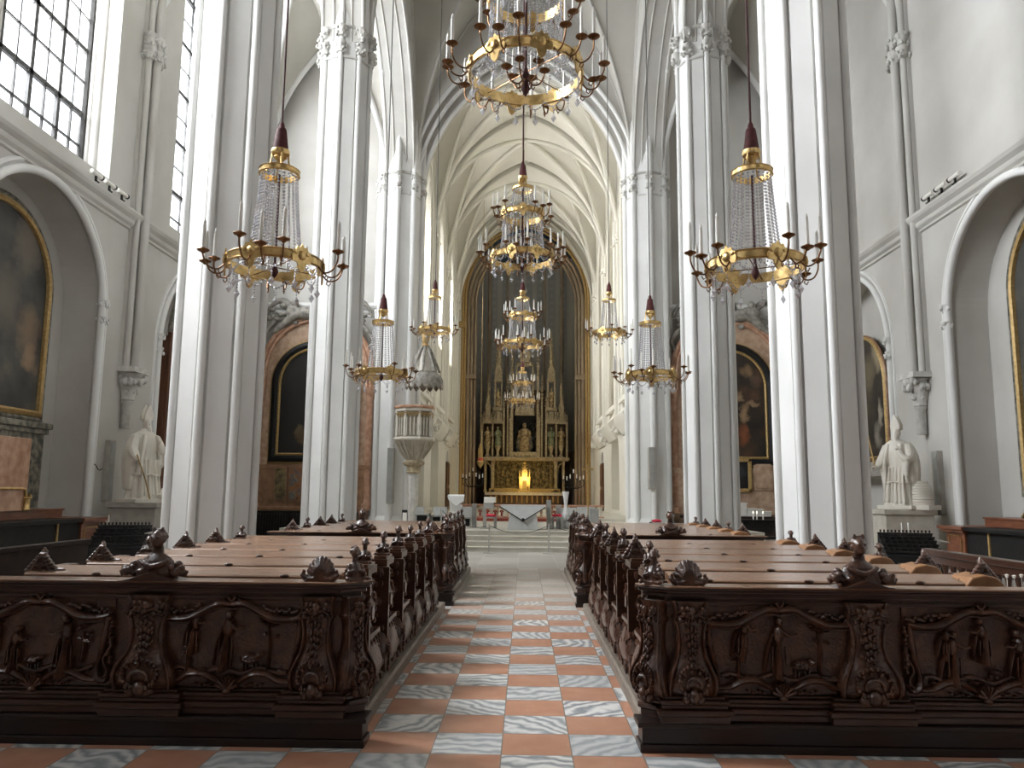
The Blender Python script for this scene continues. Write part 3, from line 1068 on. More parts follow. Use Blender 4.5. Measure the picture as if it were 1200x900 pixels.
def pew_end_mesh(sg, rich=True, seed=0):
    """carved S-curved end; sg = +1 faces the aisle at +x. Local: y=0 at the back plane, z=0 at the platform."""
    rr = random.Random(seed)
    mb = MB()
    L = [(.0, .055, .02, -.04, .50), (.05, .06, .03, -.09, .52), (.10, .085, .055, -.11, .53), (.2, .095, .06, -.09, .52), (.30, .085, .045, -.03, .49), (.42, .06, .02, .03, .45),
         (.52, .052, .0, .07, .42), (.60, .062, .012, .07, .42), (.68, .07, .02, .08, .41), (.75, .058, .01, .11, .39), (.80, .048, 0, .12, .38), (.84, .06, .01, .10, .40), (.86, .075, .01, .09, .41), (.90, .05, 0, .12, .38), (.94, .055, 0, .12, .38)]
    rows = []
    for z, t, b, y0, y1 in L:
        yc, hy = (y0 + y1) / 2, (y1 - y0) / 2
        row = []
        for j in range(16):
            a = 2 * pi * j / 16
            cx, cy = cos(a), sin(a)
            e = .55
            row.append((sg * (b + t * math.copysign(abs(cx) ** e, cx)), yc + hy * math.copysign(abs(cy) ** e, cy), z))
        rows.append(row)
    mb.grid(rows, True, True)
    mb.box(-.075, .075, .07, .43, .94, 1.0)
    mb.box(-.06, .06, .1, .40, 1.0, 1.025)
    # volutes at the foot, carved leaves down the near edge
    for zc, yc, r in ((.10, -.07, .085), (.64, .09, .055)):
        mb.lathe([(r, -.085), (r * 1.05, -.05), (r * .8, 0), (r * 1.05, .05), (r, .085)], (0, 0, 0), 10, T=Matrix.Translation((sg * .04, yc, zc)) @ Matrix.Rotation(pi / 2, 4, 'Y'))
    for i in range(26 if rich else 12):
        z = .12 + .78 * i / (26 if rich else 12)
        yb = min(y0 for (zz, t, b, y0, y1) in L if abs(zz - z) < .12)
        k = .014 + .014 * rr.random()
        mb.ell((sg * (-.03 + .10 * rr.random()), yb + .0 + .02 * rr.random(), z), (k, k * 1.1, k * 1.4), 6, 4)
        mb.ell((sg * .075, yb + .08 + .25 * rr.random(), z), (k, k * 1.3, k * 1.3), 6, 4)
    for i in range(34 if rich else 10):
        z = .04 + .42 * rr.random()
        k = .013 + .014 * rr.random()
        yq = -.06 + .52 * rr.random()
        mb.ell((sg * (.135 - .30 * max(0, z - .22)), yq, z), (k * .9, k * 1.3, k * 1.5), 6, 4)
    # turned post on the near edge with leaf collars
    T = Matrix.Translation((sg * .012, .055, 0))
    mb.lathe([(.07, .0), (.085, .05), (.07, .12), (.055, .2), (.05, .3), (.06, .36), (.045, .42), (.04, .5), (.058, .58), (.068, .63), (.05, .69), (.044, .74), (.062, .78), (.05, .82), (.07, .87), (.072, .92)], (0, 0, 0), 12, T=T)
    for z, r in ((.16, .075), (.36, .06), (.50, .05), (.62, .068), (.78, .062), (.88, .07)):
        for k in range(7):
            a = 2 * pi * k / 7 + z * 9
            mb.ell((sg * .012 + r * cos(a), .055 + r * sin(a), z + .012 * (k % 2)), (.017, .017, .026), 6, 4)
    # little stepped foot block
    mb.box(-.05, .11 if sg > 0 else .05, -.16, -.02, 0, .055)
    if sg < 0:
        mb.box(-.11, -.05, -.16, -.02, 0, .055)
    return mb.mesh('pew_end', 'wood', 40)


BUST, SCROLL, SHELL, BIGBUST = bust_mesh(), scroll_mesh(), shell_mesh(), big_bust_mesh()
PEND = {s: pew_end_mesh(s, True, 5 + s) for s in (-1, 1)}
ORD = ['first', 'second', 'third', 'fourth', 'fifth', 'sixth', 'seventh']


def make_pew(x0, x1, inner, Y, z0, label, group, variant):
    """x0<x1; inner = +1 when the aisle end is at x1"""
    t = thing('church_pew', label, 'pew', ((x0 + x1) / 2, Y, z0), 0, group)
    h = (x1 - x0) / 2
    mb = MB()
    mb.box(-h + .06, h - .06, 0, .045, .12, .87)
    for u in (-.5, 0, .5):
        mb.box(u * h - .30 * h / 1.3 * .7, u * h + .30 * h / 1.3 * .7, -.012, 0, .25, .78)
    mb.obj('backrest', 'woodflat', t)
    mb = MB()
    mb.prism([(-.26, .865), (-.265, .895), (-.255, .905), (.05, .935), (.06, .925), (.05, .88), (-.2, .85)], 'x', -h + (.03 if inner > 0 else .24), h - (.24 if inner > 0 else .03))
    b = mb.obj('book_rest', 'rest', t, smooth=30)
    mb = MB()
    mb.box(-h + .06, h - .06, .05, .46, .40, .435)
    mb.obj('seat', 'woodflat', t)
    mb = MB()
    mb.box(-h + .06, h - .06, -.26, -.12, .10, .135)
    mb.box(-h + .06, h - .06, -.14, -.11, 0, .10)
    mb.obj('kneeler', 'woodflat', t)
    ex = inner * (h - .16)
    e = put('pew_end', PEND[inner], t, (ex, 0, 0), scale=(.9, 1, .93))
    put('finial', (BUST, SCROLL)[variant % 2 == 1 and inner < 0], e, (0, .25, 1.02), 0, .80 + .05 * (variant % 3))
    ox = -inner * (h - .05)
    e2 = put('pew_end', PEND[-inner], t, (ox, -.05, 0), scale=(.8, .95, .90))
    put('finial', SCROLL if variant % 3 != 2 else BUST, e2, (inner * .06, -.10, 1.0), 0, (-1.0 * inner if variant % 3 != 2 else 1.0, .95, .72))
    if inner < 0:
        mb = MB()
        mb.prism([(-.14, .86), (.14, .86), (.13, .90), (.09, .945), (.0, .965), (-.09, .945), (-.13, .90)], 'y', -.29, -.02)
        mb.obj('pale_end_block', 'restraw', t, loc=(ox - .10, 0, 0), bevel=.012)
    # small brass-like hooks along the shelf edge
    for q in (-.62, -.1, .5):
        mb = MB()
        mb.ell((0, 0, 0), (.035, .02, .014), 8, 5)
        mb.tube([(-.02, 0, 0), (0, -.03, .004), (.02, 0, 0)], .008, 6)
        mb.obj('hook', 'woodflat', t, loc=(q * h + .07 * RW.random(), -.262, .903))
    return t


def relief(mb, hw, seed):
    """figures, trees and ground in low relief inside one panel; x across, y towards the viewer (negative), z up from the panel foot"""
    rr = random.Random(seed)
    def man(x, z, s, lean=0.0, arm=1):
        mb.tube([(x + lean * .01, -.012, z + .16 * s), (x, -.012, z + .09 * s), (x - .004, -.012, z + .03 * s), (x - .01, -.010, z - .03 * s)], [.020 * s, .027 * s, .036 * s, .046 * s], 8, flat=.5)
        mb.tube([(x - .02 * s, -.012, z + .17 * s), (x - .05 * s, -.01, z + .08 * s), (x - .065 * s, -.008, z - .01 * s)], [.012, .017, .012], 6)
        mb.ell((x + lean * .02, -.016, z + .165 * s), (.028 * s, .026, .045 * s), 8, 6)
        mb.ell((x + lean * .05, -.022, z + .225 * s), (.018 * s, .02, .021 * s), 8, 6)
        mb.tube([(x + lean * .02, -.02, z + .19 * s), (x + arm * .05 * s, -.03, z + .16 * s), (x + arm * .085 * s, -.03, z + .165 * s)], [.012, .010, .008], 6)
        mb.tube([(x - .015 * s, -.012, z + .05 * s), (x - .02 * s, -.012, z - .03 * s)], [.014, .009], 6)
        mb.tube([(x + .015 * s, -.012, z + .05 * s), (x + .02 * s, -.012, z - .03 * s)], [.014, .009], 6)
        for i in range(4):
            mb.tube([(x + (-.03 + .02 * i) * s, -.03, z + .11 * s), (x + (-.034 + .022 * i) * s, -.03, z + .02 * s)], .005, 5)
    def tree(x, z, s):
        mb.tube([(x, -.01, z), (x + .01, -.015, z + .12 * s), (x - .005, -.012, z + .22 * s)], [.014, .011, .006], 6)
        for i in range(14):
            mb.ell((x + .06 * s * (rr.random() - .5) * 1.6, -.012, z + s * (.15 + .13 * rr.random())), (.018, .014, .012), 6, 4)
    def beast(x, z, s):
        mb.ell((x, -.014, z + .05 * s), (.055 * s, .026, .03 * s), 8, 6)
        mb.ell((x + .055 * s, -.018, z + .07 * s), (.022 * s, .02, .018 * s), 8, 6)
        for q in (-.035, -.015, .02, .04):
            mb.tube([(x + q * s, -.012, z + .03 * s), (x + q * s, -.012, z - .01)], .007, 5)
        for i in range(8):
            mb.ell((x + (rr.random() - .5) * .09 * s, -.03, z + s * (.04 + .03 * rr.random())), .011, 6, 4)
    g = [(-hw * .78 + hw * 1.56 * i / 14, -.006, .12 + .018 * sin(i * 1.3 + seed) + .012 * rr.random()) for i in range(15)]
    mb.tube(g, .016, 6)
    for i in range(12):
        mb.ell((hw * 1.4 * (rr.random() - .5), -.006, .10 + .03 * rr.random()), (.03, .012, .012), 6, 4)
    if seed % 3 == 0:
        man(-.02, .17, 1.37, .2, 1)
        man(-.2 * hw / .4, .26, 1.04, .8, 1)
        beast(.13, .14, 1.2)
        tree(.25, .13, 1.3)
        tree(-.28, .12, .6)
    elif seed % 3 == 1:
        man(-.2, .13, 1.23, .2, 1)
        man(-.24, .27, 0.78, 0, 1)
        man(.0, .26, 1.04, -.4, -1)
        man(.24, .13, 1.3, -.7, -1)
        beast(.06, .14, .6)
    else:
        man(-.14, .14, 1.04, .3, 1)
        man(.2, .12, 1.43, -.4, -1)
        beast(-.02, .13, .9)
        tree(-.27, .22, 1.0)
        tree(.3, .16, .9)


def rocaille(mb, hw, H):
    """scrolled frame of one panel"""
    y = -.016
    for sg in (-1, 1):
        top = catmull([(0, y, H * .97), (sg * hw * .16, y - .006, H * .985), (sg * hw * .36, y, H * .90), (sg * hw * .55, y - .004, H * .82), (sg * hw * .78, y, H * .81), (sg * hw * .93, y, H * .84)], 5)
        mb.tube(top, [.016 + .012 * sin(pi * i / (len(top) - 1)) for i in range(len(top))], 8)
        top2 = [(p[0], p[1] + .006, p[2] - .03) for p in top]
        mb.tube(top2, .009, 6)
        side = catmull([(sg * hw * .90, y, H * .83), (sg * hw * .895, y, H * .66), (sg * hw * .87, y - .004, H * .48), (sg * hw * .81, y, H * .28), (sg * hw * .83, y, H * .13), (sg * hw * .92, y, H * .09), (sg * hw * .96, y, H * .17)], 5)
        mb.tube(side, [.014 + .010 * sin(2.2 * pi * i / (len(side) - 1)) ** 2 for i in range(len(side))], 8)
        side2 = catmull([(sg * hw * .90, y, H * .66), (sg * hw * .97, y, H * .5), (sg * hw * .88, y, H * .33), (sg * hw * .94, y, H * .2), (sg * hw * .88, y, H * .12)], 5)
        mb.tube(side2, .010, 6)
        bot = catmull([(sg * hw * .84, y, H * .10), (sg * hw * .66, y, H * .11), (sg * hw * .50, y - .004, H * .185), (sg * hw * .32, y - .006, H * .19), (sg * hw * .17, y, H * .12), (sg * hw * .05, y, H * .06)], 5)
        mb.tube(bot, [.012 + .012 * sin(pi * i / (len(bot) - 1)) for i in range(len(bot))], 8)
        for i in range(18):
            mb.ell((sg * hw * (.36 + .033 * i), y, H * (.91 - .004 * i + .06 * RW.random())), (.017, .012, .014), 6, 4)
        for i in range(12):
            mb.ell((sg * hw * (.93 + .04 * RW.random()), y, H * (.30 + .045 * i)), (.015, .012, .017), 6, 4)
        for i in range(4):
            mb.ell((sg * hw * (.22 + .07 * i), y, H * (.05 + .02 * (i % 2))), (.014, .012, .010), 6, 4)
        mb.tube([(sg * hw * .06, y, H * .99), (sg * hw * .12, y, H * 1.04), (sg * hw * .05, y, H * 1.06), (0, y, H * 1.0)], .012, 6)
    for i in range(7):
        a = -1.2 + 2.4 * i / 6
        mb.tube([(0, y - .01, H * .015), (.075 * sin(a), y - .012, H * .02 + .085 * cos(a))], [.008, .016], 6)
    mb.ell((0, y - .012, 0), (.03, .02, .02), 8, 6)


def pilaster_mesh(h, wk=1.0, seed=1):
    rr = random.Random(seed)
    mb = MB()
    L = [(0, .19, .05), (.06, .20, .075), (.14, .205, .095), (.22, .195, .10), (.32, .16, .085), (.42, .125, .06), (.55, .11, .045), (.68, .115, .045), (.76, .125, .05), (.80, .15, .06), (.84, .13, .05), (.94, .13, .05), (1, .15, .06)]
    rows = []
    for z, w_, d in L:
        w_ *= wk
        rows.append([(-w_, .03, z * h), (-w_, -d * .5, z * h), (-w_ * .86, -d * .9, z * h), (-w_ * .4, -d * 1.05, z * h), (w_ * .4, -d * 1.05, z * h), (w_ * .86, -d * .9, z * h), (w_, -d * .5, z * h), (w_, .03, z * h)])
    mb.grid(rows)
    for sg in (-1, 1):
        mb.tube([(sg * w_ * wk * .9, -d * .95, z * h) for z, w_, d in L], .013, 7)
    for i in range(11):
        a = 2 * pi * i / 11
        mb.tube([(.10 * wk * cos(a), -.11, (.16 + .11 * sin(a)) * h), (.125 * wk * cos(a), -.115, (.16 + .15 * sin(a)) * h)], [.012, .018], 6)
    for i in range(20):
        z = .30 + .48 * rr.random()
        mb.ell(((rr.random() - .5) * .12 * wk, -.06 - .03 * (z < .4), z * h), (.012, .012, .016), 6, 4)
    for sg in (-1, 1):
        mb.tube([(0, -.07, .84 * h), (sg * .06, -.075, .86 * h), (sg * .10, -.07, .83 * h), (sg * .08, -.07, .80 * h)], .013, 6)
        mb.tube([(sg * .03, -.06, .80 * h), (sg * .07, -.06, .9 * h), (sg * .12, -.055, .88 * h)], .011, 6)
    for k in range(5):                      # hanging drops of leaves, a cluster under the cap
        z = (.72 - .075 * k) * h
        for q in (-1, 0, 1):
            mb.ell((q * (.030 - .003 * k), -.062 - .004 * k, z - .012 * abs(q)), (.016, .014, .020), 6, 4)
    for i in range(16):
        mb.ell(((rr.random() - .5) * .22 * wk, -.066 - .02 * rr.random(), (.80 + .13 * rr.random()) * h), (.018, .018, .018), 6, 4)
    for i in range(22):
        a = 2 * pi * i / 22
        mb.ell((.115 * wk * cos(a), -.112, (.19 + .15 * sin(a)) * h), (.014, .014, .016), 6, 4)
    mb.tube([(.06 * cos(a), -.118, (.15 + .075 * sin(a)) * h) for a in [pi * i / 8 for i in range(-1, 10)]], .011, 6)
    for i in range(9):
        mb.ell(((i - 4) * .026, -.066, (.79 + .012 * (i % 2)) * h), .014, 6, 4)
    mb.ell((0, -.08, .9 * h), (.035, .025, .03), 8, 6)
    mb.ell((0, -.1, 0.02), (.05, .04, .05), 8, 6)
    for sg in (-1, 1):
        mb.ell((sg * .055, -.09, .0), (.04, .03, .03), 8, 6)
    return mb.mesh('pilaster', 'wood', 45)


PIL = pilaster_mesh(.60, 1.0, 3)


def make_screen(x0, x1, inner, Y, label, cat, seeds):
    """tall carved rear screen of a block: its front faces the camera"""
    t = thing('pew_rear_screen', label, cat, ((x0 + x1) / 2, Y, 0), 0)
    h = (x1 - x0) / 2
    di = .10                                   # chamfered aisle corner
    def outline(k):
        P = [(-h - k, .12), (-h - k, -k), (h - k * .2 - di, -k), (h + k, di - k * .2), (h + k, .12)]
        return P if inner > 0 else [(-x, y) for x, y in reversed(P)]
    mb = MB()
    for k, a, b in ((.085, .0, .05), (.07, .05, .155), (.10, .155, .185)):
        mb.box(-h - k, h + k, -k, .12, a, b)
    mb.obj('plinth', 'wooddark', t, bevel=.006)
    mb = MB()
    for k, a, b in ((.055, .185, .235), (.075, .235, .27), (.045, .27, .30), (.055, .30, .325), (.03, .325, .345)):
        mb.prism(outline(k), 'z', a, b)
        for px, pw_ in ((0, .21), (inner * (h - .265), .165)):
            mb.box(px - pw_ - k, px + pw_ + k, -k - .055, 0, a, b)
    mb.obj('base_moulding', 'woodflat', t, bevel=.008)
    mb = MB()
    mb.prism(outline(0), 'z', .33, .955)
    mb.obj('screen_body', 'wood', t)
    mb = MB()
    for k, a, b in ((.02, .905, .93), (.035, .955, .985), (.06, .985, 1.005)):
        mb.prism(outline(k), 'z', a, b)
    mb.obj('cornice', 'woodflat', t, bevel=.006)
    mb = MB()
    mb.prism(outline(.075), 'z', 1.005, 1.018)
    mb.prism(outline(.08), 'z', 1.018, 1.03, 1)  # lighter wood colour here paints the lit upper edge of the rail
    mb.prism([(-.20, 1.03), (-.13, 1.04), (0, 1.085), (.13, 1.04), (.20, 1.03)], 'y', -.10, .1)
    mb.obj('top_rail', ['woodflat', 'rest'], t, bevel=.005)
    put('pilaster', PIL, t, (0, -.015, .335))
    put('pilaster', PIL, t, (inner * (h - .255), -.015, .335), scale=(.80, 1.05, 1))
    put('pilaster', PIL, t, (inner * (h - .035), .035, .335), inner * pi / 4, (.62, 1.2, 1))
    put('pilaster', PIL, t, (-inner * (h - .05), -.015, .335), scale=(.6, 1, 1))
    pw = h * .355
    for k, (cx, sd) in enumerate(zip((-inner * h * .53, inner * h * .40), seeds)):
        mb = MB()
        mb.box(-pw, pw, -.008, .01, .02, .60)
        relief(mb, pw, sd)
        mb.v = [(x, y * 2.0 if abs(y) > .0101 else y, z) for x, y, z in mb.v]
        p = mb.obj('relief_panel', 'wood', t, smooth=45, loc=(cx, -.004, .335))
        mb = MB()
        rocaille(mb, pw * 1.04, .56)
        mb.v = [(x, y * 1.9, z) for x, y, z in mb.v]
        mb.obj('scroll_frame', 'wood', p, smooth=60)
    put('figure_finial', BIGBUST, t, (0, .02, 1.06), 0, 1.0)
    put('shell_finial', SHELL, t, (inner * (h - .26), .02, 1.03), 0, (.62, .8, .85))
    put('finial', BUST, t, (inner * (h - .04), .06, 1.03), inner * .5, .85)
    return t


for key, (xo, xi) in (('window', (-3.68, -1.10)), ('beehive', (3.44, .83))):
    inner = 1 if key == 'window' else -1
    sidew = 'window' if key == 'window' else 'beehive statue'
    x0, x1 = min(xo, xi), max(xo, xi)
    # platforms with their worn kerbs
    for blk, (ya, yb, dx) in enumerate(((5.49, 11.30, 0), (11.85, 16.6, .04))):
        word = 'near' if blk == 0 else 'far'
        t = thing('pew_platform', 'low worn wooden platform with kerb under the %s pews on the %s side' % (word, sidew), 'platform', ((x0 + x1) / 2, ya, 0))
        h = (x1 - x0) / 2
        mb = MB()
        mb.box(-h + (.056 if inner < 0 else 0), h - (.056 if inner > 0 else 0), 0, yb - ya, 0, .105)
        mb.obj('deck', 'kerb', t)
        mb = MB()
        mb.prism([(inner * (h - .055), 0), (inner * (h + .005), 0), (inner * (h + .005), .085), (inner * (h - .012), .105), (inner * (h - .055), .105)], 'y', .0, yb - ya)
        mb.obj('kerb_board', 'kerb', t)
    sx0, sx1 = (x0 - .16, x1) if inner > 0 else (x0, x1 + .18)
    n1 = make_screen(sx0, sx1, inner, 5.36, 'tall dark carved pew screen with relief panels, large in front, %s side' % sidew, 'pew screen', (2, 0) if key == 'window' else (1, 0))
    n2 = make_screen(x0, x1, inner, 11.72, 'carved pew screen heading the second block farther ahead on the %s side' % sidew, 'pew screen', (1, 2))
    for blk, (ys, n) in enumerate(((6.10, 6), (12.48, 5))):
        for i in range(n):
            lab = 'dark pew, %s ahead of the %s screen, %s side' % (ORD[i], 'large front' if blk == 0 else 'farther second', sidew)
            make_pew(x0, x1, inner, ys + .83 * i, .109, lab, 'pews on the %s side' % sidew, i + blk)
# ================================================================== chandeliers
def palmette(mb, R, a, zc, w, hu, hd, dr=.02):
    """pierced gilt ornament standing on the band at angle a"""
    o = [(-w * .3, -hd), (0, -hd * 1.25), (w * .3, -hd), (w * .45, -hd * .55), (w * .9, -hd * .5), (w, -.01), (w * .8, .02), (w * .95, hu * .3), (w * .6, hu * .5), (w * .5, hu * .8), (w * .2, hu * .75), (0, hu * 1.1),
         (-w * .2, hu * .75), (-w * .5, hu * .8), (-w * .6, hu * .5), (-w * .95, hu * .3), (-w * .8, .02), (-w, -.01), (-w * .9, -hd * .5), (-w * .45, -hd * .55)]
    T = Matrix.Rotation(a, 4, 'Z') @ Matrix.Translation((R + dr, 0, zc))
    mb.prism([(x, z) for x, z in o], 'x', -.008, .008, T=T)
    mb.ell((.012, 0, 0), (.02, w * .4, hu * .45), 8, 6, T=T)
    for q in (-1, 1):
        mb.ell((.01, q * w * .6, hu * .2), (.014, w * .2, hu * .2), 6, 4, T=T)


def band(mb, R, zc, hh, th=.018, seg=48):
    rows = []
    for r, z in ((R, -hh), (R + th, -hh), (R + th * 1.6, -hh * .8), (R + th, -hh * .6), (R + th, hh * .6), (R + th * 1.6, hh * .8), (R + th, hh), (R, hh), (R, -hh)):
        rows.append([(r * cos(2 * pi * j / seg), r * sin(2 * pi * j / seg), zc + z) for j in range(seg)])
    mb.grid(rows, True)


def strand_pts(r0, z0, r1, z1, a, n, bow):
    out = []
    for i in range(n + 1):
        t = i / n
        r = r0 + (r1 - r0) * (t ** bow)
        out.append((r * cos(a), r * sin(a), z0 + (z1 - z0) * t))
    return out


def strand(P, r):
    mb = MB()
    for a, b in zip(P[:-1], P[1:]):
        c = (Vector(a) + Vector(b)) / 2
        mb.octa(c, r, (Vector(b) - Vector(a)).length * .47)
    return mb.mesh('crystal_strand', 'crystal')


def festoon(R, a0, a1, z, sag, r, n=10):
    mb = MB()
    P = []
    for i in range(n + 1):
        t = i / n
        a = a0 + (a1 - a0) * t
        P.append((R * cos(a), R * sin(a), z - sag * 4 * t * (1 - t)))
    for p, q in zip(P[:-1], P[1:]):
        mb.octa((Vector(p) + Vector(q)) / 2, r, r * 1.2)
    x, y, zz = P[n // 2]
    for k in range(3):
        mb.octa((x, y, zz - .02 - .032 * k), r * .8, .017)
    mb.octa((x, y, zz - .155), r * 2.5, .055)
    return mb.mesh('crystal_festoon', 'crystal')


def arm_meshes(reach, rise):
    mb = MB()
    P = catmull([(0, 0, -.02), (reach * .35, 0, -.12), (reach * .75, 0, -.10), (reach * .98, 0, .0), (reach, 0, rise)], 5)
    mb.tube(P, [.0095] * len(P), 7)
    mb.tube([(x + .0, 0, z) for x, z in [(reach * .35, -.12), (reach * .30, -.16), (reach * .42, -.18), (reach * .5, -.145)]], .007, 6)
    arm = mb.mesh('arm', 'bronze', 60)
    mb = MB()
    mb.lathe([(.010, -.030), (.022, -.022), (.026, -.010), (.056, -.002), (.068, .010), (.064, .016), (.026, .014), (.024, .035), (.0, .04)], (reach, 0, rise), 14)
    pan = mb.mesh('drip_pan', 'bronze', 50)
    mb = MB()
    mb.lathe([(.020, .03), (.0185, .30), (.010, .305)], (reach, 0, rise), 10)
    mb.lathe([(.008, 0), (.016, .012), (.015, .03), (.005, .06), (.0, .066)], (reach, 0, rise + .302), 8)
    can = mb.mesh('candle', 'candle', 50)
    return arm, pan, can


def tier(t, R, z, reach, rises, angles, bandh, npal, palw, palu, pald):
    mb = MB()
    band(mb, R, z, bandh)
    b = mb.obj('ring_band', 'gold', t, smooth=35)
    for k in range(npal):
        mb = MB()
        palmette(mb, R, 2 * pi * (k + .33) / npal, z, palw, palu, pald)
        mb.obj('palmette', 'gold', t, smooth=40)
    ms = [arm_meshes(reach, r) for r in rises]
    for i, a in enumerate(angles):
        arm, pan, can = ms[i % len(ms)]
        o = put('arm', arm, t, (R * cos(a), R * sin(a), z), a)
        put('drip_pan', pan, o)
        c = put('candle', can, o)
        c['label'] = 'white candle'
    return ms


def head(t, zt, R, s=1.0):
    """red cover, brass cup, struts and the small upper ring; zt = height of the upper ring"""
    mb = MB()
    mb.lathe([(.012, .62), (.03, .58), (.035, .54), (.05, .53), (.06, .50), (.085, .30), (.085, .27)], (0, 0, zt), 14)
    mb.obj('cord_cover', 'velvet', t, smooth=50)
    mb = MB()
    mb.lathe([(.06, .29), (.10, .27), (.105, .24), (.10, .215), (.07, .20), (.075, .18), (.04, .15), (.02, .12), (.0, .11)], (0, 0, zt), 16)
    mb.obj('crown_cup', 'gold', t, smooth=50)
    for k in range(4):
        a = 2 * pi * (k + .3) / 4
        mb = MB()
        mb.tube([((.09 + (R * .7 - .09) * q ** 2) * cos(a), (.09 + (R * .7 - .09) * q ** 2) * sin(a), zt + .22 - .22 * q) for q in (0, .3, .6, .8, 1)], .011, 6)
        mb.tube([(R * .7 * cos(a), R * .7 * sin(a), zt), (R * cos(a), R * sin(a), zt - .01)], .010, 6)
        mb.obj('strut', 'gold', t, smooth=60)
    mb = MB()
    band(mb, R, zt, .035, .016, 32)
    mb.obj('upper_ring', 'gold', t, smooth=35)


def strands(t, r0, z0, r1, z1, n, bow, bead, nb):
    for k in range(n):
        a = 2 * pi * (k + .5) / n
        put('crystal_strand', strand(strand_pts(r0, z0, r1, z1, a, nb, bow), bead), t)


def cluster_angles(nc, offs, ph):
    return [ph + 2 * pi * k / nc + o for k in range(nc) for o in offs]


def side_chandelier():
    t = bpy.data.objects.new('crystal_chandelier', None)
    COL.objects.link(t)
    head(t, 1.07, .205)
    tier(t, .50, 0, .25, (.10, .0, .06), cluster_angles(4, (-.30, 0, .30), .12), .056, 6, .125, .12, .15)
    strands(t, .20, 1.03, .28, .10, 22, 1.3, .0175, 24)
    mb = MB()
    mb.tube([(0, 0, 1.05), (0, 0, -.10)], .014, 8)
    mb.lathe([(.0, -.16), (.03, -.12), (.045, -.08), (.03, -.03), (.018, .02)], (0, 0, 0), 12)
    mb.obj('stem', 'cord', t, smooth=50)
    for k in range(4):
        a = pi / 4 + k * pi / 2
        mb = MB()
        mb.tube([(.01 * cos(a), .01 * sin(a), -.03), (.5 * cos(a), .5 * sin(a), -.02)], .006, 6)
        mb.obj('spoke', 'bronze', t)
    for k in range(12):
        put('crystal_festoon', festoon(.47, 2 * pi * k / 12, 2 * pi * (k + 1) / 12, -.05, .10, .014), t)
    for k in range(12):
        a = 2 * pi * (k + .5) / 12
        put('crystal_strand', strand(strand_pts(.28, .10, .49, .03, a, 8, 1), .011), t)
    return t


def nave_chandelier():
    t = bpy.data.objects.new('crystal_chandelier', None)
    COL.objects.link(t)
    head(t, 1.50, .205)
    tier(t, .43, .93, .22, (.06, .02, .10), cluster_angles(4, (-.30, 0, .30), .5), .06, 6, .115, .12, .14)
    tier(t, .64, 0, .26, (.08, .02, .12), cluster_angles(6, (-.24, 0, .24), .2), .062, 8, .13, .12, .16)
    strands(t, .20, 1.46, .34, .98, 22, 1.6, .015, 14)
    strands(t, .40, .86, .46, .10, 32, 1.4, .016, 22)
    mb = MB()
    mb.tube([(0, 0, 1.5), (0, 0, -.16)], .016, 8)
    mb.lathe([(.0, -.30), (.03, -.25), (.05, -.2), (.03, -.12), (.045, -.05), (.03, .02), (.018, .06)], (0, 0, 0), 12)
    mb.obj('stem', 'cord', t, smooth=50)
    ms = arm_meshes(.22, .06)
    for k in range(6):
        a = 2 * pi * k / 6 + .2
        o = put('inner_arm', ms[0], t, (0, 0, -.02), a)
        put('drip_pan', ms[1], o)
        c = put('candle', ms[2], o)
        c['label'] = 'white candle'
    for k in range(4):
        a = pi / 4 + k * pi / 2
        mb = MB()
        mb.tube([(0, 0, .0), (.64 * cos(a), .64 * sin(a), -.01)], .006, 6)
        mb.obj('spoke', 'bronze', t)
    for k in range(16):
        put('crystal_festoon', festoon(.61, 2 * pi * k / 16, 2 * pi * (k + 1) / 16, -.06, .09, .014), t)
    for k in range(10):
        put('crystal_festoon', festoon(.42, 2 * pi * k / 10, 2 * pi * (k + 1) / 10, .87, .07, .012), t)
    for k in range(14):
        a = 2 * pi * (k + .5) / 14
        put('crystal_strand', strand(strand_pts(.46, .10, .63, .03, a, 6, 1), .012), t)
    return t


def vault_z(x, zs=ZC, rise=9.6, hw=4.4, k=1.6, cx=X0):
    return zs + rise * gfun((x - cx) / hw, k)


def hang(o, p, ztop, label, cordmat, tophead, group):
    o.location = p
    tag(o, label, 'chandelier', group)
    mb = MB()
    mb.tube([(0, 0, tophead + .58), (0, 0, ztop - p.z)], .013, 6)
    mb.obj('cord', cordmat, o)


side0, nave0 = side_chandelier(), nave_chandelier()
SIDE = [((322, 310), 8.5, 'single-ring gilt chandelier with red cord hanging before the first column on the window side', 'cord'),
        ((885, 312), 8.5, 'single-ring gilt chandelier with red cord hanging before the first column on the beehive statue side', 'cord'),
        ((447, 438), 16.0, 'single-ring gilt chandelier hanging beside the pulpit canopy, before the pulpit pier', 'wire'),
        ((763, 440), 16.0, 'single-ring gilt chandelier before the chancel arch pier opposite the pulpit', 'wire'),
        ((509, 387), 25.0, 'small-looking gilt chandelier high above the pulpit canopy', 'wire'),
        ((714, 390), 25.0, 'small-looking gilt chandelier high beside the sunlit chancel wall', 'wire')]
for i, (px, Y, lab, cm) in enumerate(SIDE):
    p = at(*px, Y)
    o = side0 if i == 0 else copy_tree(side0)
    if i:
        for ch in list(o.children):
            if ch.name.startswith('cord.') or ch.name == 'cord':
                bpy.data.objects.remove(ch)
    o.rotation_euler.z = .35 * i
    hang(o, p, vault_z(p.x) - .1, lab, cm, 1.07, 'single-ring chandeliers between the columns')
NAVE = [((616, 85), 8.5, 'large two-tier gilt crystal chandelier, topmost on the central axis'),
        ((612, 303), 15.8, 'two-tier gilt crystal chandelier hanging just below the topmost one on the axis'),
        ((612, 403), 25.3, 'two-tier gilt crystal chandelier third down the central axis, before the dark apse'),
        ((612, 470), 40.7, 'small sparkling chandelier lowest on the axis, over the high altar figure')]
